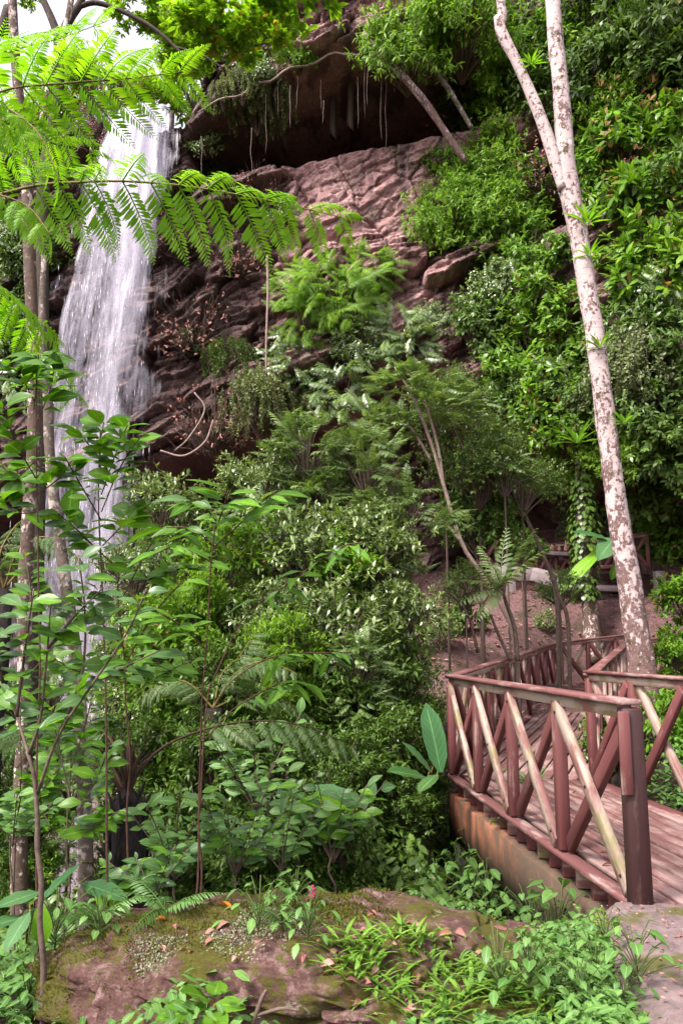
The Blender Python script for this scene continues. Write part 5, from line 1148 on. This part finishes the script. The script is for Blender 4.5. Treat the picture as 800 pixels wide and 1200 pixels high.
# ------------------------------------------------------------------ tree ferns
def pinna_mesh(mat, var, pairs=22):
    key = ('pin', mat, var)
    if key not in FR:
        V, f, U = pinnate_tpl(pairs, .20, .26 + .12 * var, 68, .05, (.75, 1, .95, .78, .5, .12), .25, .10); mb = MB(); mb.add(V, [f], U, .2 * var); FR[key] = mb.mesh('pinna', M[mat])
    return FR[key]
def tree_fern_frond(root, base, pts, width, mat='treefern', npin=15, first=.18, droop=.35, rmat='rachis', rr=.012, var=0, roll=0.0):
    """pts: rachis points in the world; pinnae hang both sides, each a sub-part"""
    r = np.random.default_rng(var + 5); path = resample(pts, 40); mb = MB(); tube_mb(mb, path - base, np.linspace(rr, rr * .2, 40), 6)
    fr = link('frond', mb.mesh('frond_stalk', M[rmat], True), root)
    T = unit(np.gradient(path, axis=0))
    for k in range(npin):
        t = first + (1 - first) * (k + .3) / npin; i = int(t * 39); p = path[i]; tan = T[i]; sd0 = unit(np.cross(tan, [0, 0, 1.])); up0 = np.cross(sd0, tan); sd_ = sd0 * math.cos(roll) - up0 * math.sin(roll); fn = up0 * math.cos(roll) + sd0 * math.sin(roll)
        L = width * np.interp(t, [0, .25, .5, .75, .95, 1], [.8, 1, 1, .92, .62, .3]) * r.uniform(.9, 1.08)
        for s in (-1, 1):
            d = unit(sd_ * s * .85 + tan * (.35 + .35 * t) + [0, 0, -droop * r.uniform(.6, 1.3)]); n = unit(fn + .25 * s * sd_ + .1 * r.normal(size=3))
            B = frames(d[None], n[None])[0]
            Mx = Matrix(((B[0][0], B[1][0], B[2][0], 0), (B[0][1], B[1][1], B[2][1], 0), (B[0][2], B[1][2], B[2][2], 0), (0, 0, 0, 1))) @ Matrix.Diagonal((L, L, L, 1)); Mx.translation = Vector(p - base)
            link('pinna', pinna_mesh(mat, int(r.integers(0, 3))), fr, mat4=Mx)
b = np.array([-2.9, 4.1, float(ground(-2.9, 4.1))]); tf = thing('tree_fern', 'tree fern whose bright green fronds reach over the fall from the upper left', 'tree fern', tuple(b))
crown = np.array([-2.75, 4.1, 3.55]); mb = MB(); tube_mb(mb, resample([(0, 0, -.1), (.05, 0, 1.8), crown - b], 20), np.linspace(.13, .10, 20), 12, rough=.3); link('trunk', mb.mesh('trunk', M['darktrunk'], True), tf)
tree_fern_frond(tf, b, [crown, P(0, 228, 4.0), P(100, 213, 3.9), P(200, 216, 3.85), P(300, 232, 3.8), P(380, 250, 3.8), P(428, 262, 3.8)], .46, first=.33, npin=14, droop=.40, var=1, roll=-.5)
tree_fern_frond(tf, b, [crown, P(-60, 150, 4.2), P(0, 108, 4.25), P(70, 98, 4.3), P(150, 92, 4.4), P(215, 84, 4.5), P(232, 84, 4.5)], .50, first=.34, npin=11, droop=.15, var=2, roll=-.6)
tree_fern_frond(tf, b, [crown, P(-80, 160, 3.6), P(-20, 120, 3.4), P(40, 150, 3.2), P(72, 215, 3.1)], .30, first=.35, npin=9, droop=.2, var=3, roll=-.4)
tree_fern_frond(tf, b, [crown, P(-60, 230, 3.7), P(-20, 225, 3.5), P(30, 240, 3.4), P(60, 275, 3.3)], .26, first=.3, npin=11, droop=.5, var=4)
tree_fern_frond(tf, b, [crown, P(-70, 120, 4.4), P(0, 66, 4.7), P(70, 45, 5.0), P(128, 24, 5.2)], .46, first=.36, npin=10, droop=.2, var=5, roll=-.5)
tree_fern_frond(tf, b, [crown, P(-70, 180, 4.6), P(0, 160, 4.9), P(70, 165, 5.2), P(125, 185, 5.4)], .44, first=.36, npin=10, droop=.3, var=6, roll=-.4)
for a, el in ((2.2, .5), (3.0, .3), (4.0, .4), (1.3, .7)):
    dd = np.array([math.cos(a), math.sin(a), 0]); tree_fern_frond(tf, b, [crown, crown + dd * .8 + [0, 0, .55 * el], crown + dd * 1.6 + [0, 0, .55 * el], crown + dd * 2.3 + [0, 0, -.1]], .42, npin=13, droop=.4, var=int(a * 10))
# the dark stumpy tree fern by the boulder
b = ground_base(148, 1030, 6.3); t2 = thing('tree_fern', 'squat dark trunked tree fern with bare brown stalks behind the boulder', 'tree fern', tuple(b))
cr = P(150, 925, 6.3); mb = MB(); pts = resample([(0, 0, -.15), (cr - b) * .5 + [.02, 0, 0], cr - b], 24); tube_mb(mb, pts, np.interp(np.linspace(0, 1, 24), [0, .4, .8, .93, 1], [.25, .18, .12, .10, .04]), 18, rough=.35, seed=4); link('trunk', mb.mesh('trunk', M['darktrunk'], True), t2)
for q, (pts, wdt) in enumerate([
    ([(150, 925, 6.3), (125, 885, 6.2), (90, 868, 6.0), (40, 850, 5.8), (-15, 862, 5.6)], .38),
    ([(150, 925, 6.3), (185, 880, 6.4), (240, 855, 6.6), (300, 845, 6.7), (360, 852, 6.8), (425, 880, 6.9)], .36),
    ([(150, 925, 6.3), (132, 870, 6.8), (100, 845, 7.4), (60, 850, 8.0)], .34)]):
    tree_fern_frond(t2, b, [P(*p) for p in pts], wdt, 'olive', npin=11, first=.38, droop=.35, rmat='petiole', rr=.012, var=q + 20)
for q, (x, y) in enumerate([(132, 862), (142, 858), (150, 870), (158, 872), (166, 880), (118, 880), (108, 896), (172, 890)]):
    mb = MB(); e = P(x, y, 6.2 + .1 * (q % 3)); tube_mb(mb, resample([cr - b + [0, 0, -.08], (cr * .45 + e * .55) - b + [0, 0, .02], e - b], 7), np.linspace(.017, .008, 7), 6); link('cut_stalk', mb.mesh('cut_stalk', M['petiole'], True), t2)
mb = MB(); r = np.random.default_rng(12)
for k in range(70):
    t_ = r.uniform(.15, .98); a_ = r.uniform(0, 6.283); c_ = (cr - b) * t_; rr_ = np.interp(t_, [0, .4, .8, 1], [.24, .17, .11, .08]); o_ = np.array([math.cos(a_), math.sin(a_), 0])
    tube_mb(mb, [c_ + o_ * rr_ * .8 - [0, 0, .06], c_ + o_ * (rr_ + .02), c_ + o_ * (rr_ + r.uniform(.03, .08)) + [0, 0, r.uniform(.04, .12)]], [.016, .014, .006], 5)
for k in range(160):
    t_ = r.uniform(.2, 1); a_ = r.uniform(0, 6.283); c_ = (cr - b) * t_; rr_ = np.interp(t_, [0, .4, .8, 1], [.24, .17, .11, .08]); o_ = np.array([math.cos(a_), math.sin(a_), 0])
    tube_mb(mb, [c_ + o_ * rr_, c_ + o_ * (rr_ + .03) - [0, 0, .08], c_ + o_ * (rr_ + .035) - [0, 0, r.uniform(.12, .3)]], .004, 3, cap=False)
link('stalk_stubs', mb.mesh('stalk_stubs', M['darktrunk']), t2, kind='stuff')
# a third fern deep at the left and one in the middle
for q, (bx, by, Yd, fr, lab) in enumerate([(5, 690, 7.8, [[(5, 690), (25, 640), (60, 630), (95, 655)], [(5, 690), (-10, 640), (-40, 630)], [(5, 690), (30, 665), (50, 680), (70, 710)], [(5, 690), (0, 650), (20, 615), (45, 600)]], 'pale fern fronds behind the pale trunk at the left edge'), (250, 830, 8.5, [[(250, 830), (275, 790), (310, 775), (350, 790)], [(250, 830), (220, 800), (190, 800), (160, 820)], [(250, 830), (260, 790), (280, 770), (300, 740)], [(250, 830), (290, 815), (330, 820), (370, 845)]], 'olive fern with spreading fronds behind the red stem')]):
    b = ground_base(bx, by, Yd); t3 = thing('tree_fern', lab, 'tree fern', tuple(b)); top = P(bx, by, Yd); mb = MB(); tube_mb(mb, resample([(0, 0, -.1), (top - b) * .5, top - b], 10), .09, 10, rough=.3); link('trunk', mb.mesh('trunk', M['darktrunk'], True), t3)
    for k, f in enumerate(fr): tree_fern_frond(t3, b, [P(x, y, Yd + (k - 1) * .15 * i) for i, (x, y) in enumerate(f)], .30, 'olive', npin=12, first=.2, var=40 + q * 9 + k)

# bromeliads on the forked trunk
def bromeliad(px, py, Yd, sz, label, mat='lime', seed=0, n=15):
    r = np.random.default_rng(seed); p = P(px, py, Yd); root = thing('bromeliad', label, 'bromeliad', tuple(p), 'bromeliads on the forked trunk')
    for k in range(n):
        a = k * 2.4; el = .25 + .9 * k / n; d = np.array([math.cos(a) * math.cos(el), math.sin(a) * math.cos(el), math.sin(el)])
        put_leaf(root, np.zeros(3), d * .02, d, [-d[0] * .5, -d[1] * .5, 1], sz * r.uniform(.7, 1.1), 'lance', .16, mat, k % 5)
for q, (px, py, sz, lab, mt) in enumerate([(688, 262, .34, 'upright lime bromeliad on the trunk above the other trunk tufts', 'lime'), (690, 300, .26, 'spreading lime bromeliad just below the upright one', 'lime'), (702, 408, .28, 'dark green bromeliad at mid height on the pale trunk', 'broad'), (730, 498, .30, 'dark green bromeliad low on the right side of the pale trunk', 'broad'), (622, 76, .22, 'small yellow green tuft on the left limb', 'lime'), (675, 520, .4, 'large tufted bromeliad hanging left of the pale trunk over the cave', 'broad')]):
    bromeliad(px, py, 10.6 if q != 5 else 13, sz if q < 5 else .5, lab, mt, q)

# ------------------------------------------------------------------ ground cover, grass tuft, fallen leaves, flower
r = np.random.default_rng(78); n = 26000
x = r.uniform(-4.5, 1.1, n); y = r.uniform(5.6, 14, n); keep = x < 1.15 - .12 * (y - 5) * (y < 10) - np.where(y > 10, -(y - 10) * .2 + .4, 0); x, y = x[keep], y[keep]
z = ground(x, y); cl = fbm(x * .9, y * .9, 0 * x, 3, 43); h = np.clip(.45 + .6 * cl, .05, 1.1) * np.clip((y - 5) / 3, .15, 1) * r.random(len(x)) ** .6
mb = MB(); a = r.uniform(0, 6.283, len(x)); nn = unit(np.array([0, -.3, 1.]) + .5 * rdir(len(x), r))
scatter(mb, six(.48), np.stack([x, y, z + h], -1), np.stack([np.cos(a), np.sin(a), -.45 + 0 * a], -1), nn, r.uniform(.07, .15, len(x)), r.random(len(x)))
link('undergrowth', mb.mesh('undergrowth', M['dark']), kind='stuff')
r = np.random.default_rng(77); n = 26000
x = r.uniform(-3.4, 2.0, n); y = r.uniform(3.35, 12, n)
keep = ~((x > 1.40) & (y < 5.3)) & ~((x > 1.25 - (y - 5) * .08) & (y > 5) & (y < 10)) & ~((np.abs(x + .28) < 1.15) & (np.abs(y - 4.40) < .52)); x, y = x[keep], y[keep]
z = ground(x, y); cl = fbm(x * 1.6, y * 1.6, 0 * x, 3, 41); near_ = (y < 4.0) & (x > -.35) & (x < 1.0); h = np.clip(.10 + .16 * cl + .02 * (y - 3), .015, .45) * np.where(near_, .35, 1) * np.sqrt(r.random(len(x)))
mb = MB(); a = r.uniform(0, 6.283, len(x)); nn = unit(np.array([0, -.15, 1.]) + .4 * rdir(len(x), r)); dd = np.stack([np.cos(a), np.sin(a), -.3 + 0 * a], -1)
scatter(mb, six(.55), np.stack([x, y, z + h], -1), dd, nn, r.uniform(.035, .085, len(x)) * (1 + .06 * (y - 3)), r.random(len(x)))
link('ground_cover', mb.mesh('ground_cover', M['herb']), kind='stuff')
n = 6500; x = r.uniform(.55, 1.46, n); y = r.uniform(3.3, 5.4, n); keep = x < 1.20 + (y - 3.85) * .17 + .05 * r.normal(size=n); x, y = x[keep], y[keep]; z = ground(x, y); mb = MB(); a = r.uniform(0, 6.283, len(x))
scatter(mb, six(.5), np.stack([x, y, z + .16 * r.random(len(x)) * np.where(x < .9, .5, 1)], -1), np.stack([np.cos(a), np.sin(a), -.3 + 0 * a], -1), unit(np.array([0, -.25, 1.]) + .4 * rdir(len(x), r)), r.uniform(.03, .075, len(x)), r.random(len(x)))
link('ground_cover', mb.mesh('ground_cover', M['herb']), kind='stuff')
n = 9000; x = r.uniform(3.2, 7, n); y = r.uniform(6.5, 13, n); keep = x > 3.0 + np.clip((y - 9.5) * .4, 0, 9) + .25; x, y = x[keep], y[keep]; z = ground(x, y); mb = MB(); a = r.uniform(0, 6.283, len(x))
scatter(mb, six(.55), np.stack([x, y, z + .25 * r.random(len(x))], -1), np.stack([np.cos(a), np.sin(a), -.3 + 0 * a], -1), unit(np.array([0, -.15, 1.]) + .4 * rdir(len(x), r)), r.uniform(.05, .12, len(x)), r.random(len(x)))
link('ground_cover', mb.mesh('ground_cover', M['herb']), kind='stuff')
n = 420; x = r.uniform(1.3, 2.2, n); y = r.uniform(3.3, 5.0, n); mb = MB(); a = r.uniform(0, 6.283, n)
scatter(mb, six(.6), np.stack([x, y, .03 + 0 * x], -1), np.stack([np.cos(a), np.sin(a), .1 * r.normal(size=n)], -1), unit(np.array([0, 0, 1.]) + .3 * rdir(n, r)), r.uniform(.006, .03, n) , r.random(n))
link('path_litter', mb.mesh('path_litter', M['dry']), kind='stuff')
# leaf litter on the dirt slope and soil
n = 7000; x = r.uniform(-1, 9, n); y = r.uniform(12, 27, n); z = ground(x, y); mb = MB(); a = r.uniform(0, 6.283, n)
scatter(mb, six(.5), np.stack([x, y, z + .02], -1), np.stack([np.cos(a), np.sin(a), .1 * r.normal(size=n)], -1), unit(np.array([0, 0, 1.]) + .35 * rdir(n, r)), r.uniform(.06, .16, n), r.random(n))
link('leaf_litter', mb.mesh('leaf_litter', M['dry']), kind='stuff')
def blades(label, centre, rad, n, hgt, mat, seed, cat='grass tuft', name='grass_tuft', kind='stuff'):
    r = np.random.default_rng(seed); mb = MB()
    V, f, U = leaf_tpl(.13, 4, .2, .55, 'lance'); a = r.uniform(0, 6.283, n); q = np.sqrt(r.random(n)); px_ = centre[0] + np.cos(a) * q * rad[0]; py_ = centre[1] + np.sin(a) * q * rad[1]
    zz = np.array([drop(u_, v_)[0][2] for u_, v_ in zip(px_, py_)]); b = r.uniform(0, 6.283, n)
    scatter(mb, (V, f, U), np.stack([px_, py_, zz - .01], -1), np.stack([np.cos(b) * .75, np.sin(b) * .75, .8 + 0 * b], -1), np.stack([-np.cos(b), -np.sin(b), .9 + 0 * b], -1), hgt * r.uniform(.5, 1.15, n), r.random(n))
    return link(name, mb.mesh(name, M[mat]), kind=kind)
blades('', (.42, 3.86), (.50, .26), 520, .16, 'grassy', 1); blades('', (.95, 3.75), (.35, .25), 160, .14, 'grassy', 2)
dg = bpy.context.evaluated_depsgraph_get()
DRY = [leaf_mesh('ovate', .5, 'dry', v, 5, .9, .9) for v in range(4)]
def fallen(px, py, sz, label, group, mat=None, k=0):
    o_ = Vector(CAM); d_ = Vector(ray(px, py)).normalized(); p = None
    for _ in range(14):
        hit, loc, nr_, _i, ob, _m = S.ray_cast(dg, o_, d_)
        if not hit: break
        if ob.name.split('.')[0] in ('boulder', 'ground', 'plank', 'path'): p, nrm = np.array(loc), np.array(nr_); break
        o_ = loc + d_ * .004
    if p is None: p, nrm = drop(*gpt(px, py)[:2])
    a = rng.uniform(0, 6.28)
    B = frames(np.array([[math.cos(a), math.sin(a), .05]]), (nrm + .35 * rng.normal(size=3))[None])[0]
    Mx = Matrix(((B[0][0], B[1][0], B[2][0], 0), (B[0][1], B[1][1], B[2][1], 0), (B[0][2], B[1][2], B[2][2], 0), (0, 0, 0, 1))) @ Matrix.Diagonal((sz, sz, sz * .8, 1)); Mx.translation = Vector(p + np.array([0, 0, .012]))
    o = link('fallen_leaf', DRY[k % 4] if mat is None else leaf_mesh('ovate', .5, mat, k % 4, 5, .9, .6), None, label=label, cat='leaf', group=group, mat4=Mx); return o
lr = np.random.default_rng(8)
for k in range(64):
    px, py = lr.uniform(110, 620), lr.uniform(1066, 1125)
    if py < 1062 + abs(px - 400) * .11: continue
    fallen(px, py, lr.uniform(.03, .075), 'curled pinkish dry leaf lying on the mossy boulder', 'dry leaves on the boulder', k=k)
for k in range(26): fallen(lr.uniform(385, 500), lr.uniform(1120, 1195), lr.uniform(.035, .08), 'reddish dry leaf in the hollow beside the grass tuft', 'dry leaves by the grass tuft', k=k)
for k, (px, py) in enumerate([(716, 1015), (676, 930), (760, 960), (712, 1000)]): fallen(px, py, .07, 'dry brown leaf lying on the bridge planks', 'dry leaves on the bridge deck', k=k)
fallen(255, 1062, .10, 'orange fallen leaf on the crest of the boulder', None, 'orange', 1)
fallen(182, 1081, .08, 'small orange leaf near the left end of the boulder', None, 'orange', 2)
p = gpt(520, 975); rt = thing('yellowed_leaf', 'large orange yellow leaf among the herbs left of the girder', 'leaf', tuple(p)); put_leaf(rt, np.zeros(3), (0, 0, .30), (1, -.3, -.3), (0, -.6, 1), .14, 'ovate', .45, 'orange', 1); 
for hx, hy, lab in ((365, 1041, 'small magenta flower standing behind the boulder crest'), (366, 1050, 'second magenta flower just below the first behind the boulder crest')):
    hd = P(hx, hy, 4.7); p = np.array([hd[0] + .02, hd[1] + .05, float(ground(hd[0], hd[1] + .05))]); rt = thing('flower', lab, 'flower', tuple(p)); mb = MB()
    tube_mb(mb, resample([(0, 0, 0), (hd - p) * .5 + [.01, 0, .02], hd - p], 6), .003, 4); link('stem', mb.mesh('flower_stem', M['greenstem']), rt)
    for k in range(5):
        a = k * 1.2566; put_leaf(rt, p, hd, (math.cos(a), -.3, math.sin(a)), (0, -1, .3), .022, 'obov', .8, 'petal', k, name='petal')
# bare sticks by the boulder
for q, (pts, Yd, wd, lab) in enumerate([([(296, 1200), (306, 1172), (312, 1160)], 3.6, [5, 5, 3], 'short brown stick leaning at the bottom edge before the boulder'), ([(300, 1190), (330, 1182), (348, 1184)], 3.6, [4, 4, 3], 'curved brown stick lying at the bottom edge')]):
    vine(pts, Yd, wd, lab, 'twig', 'stick', 'stick')
for o in (hp): pass
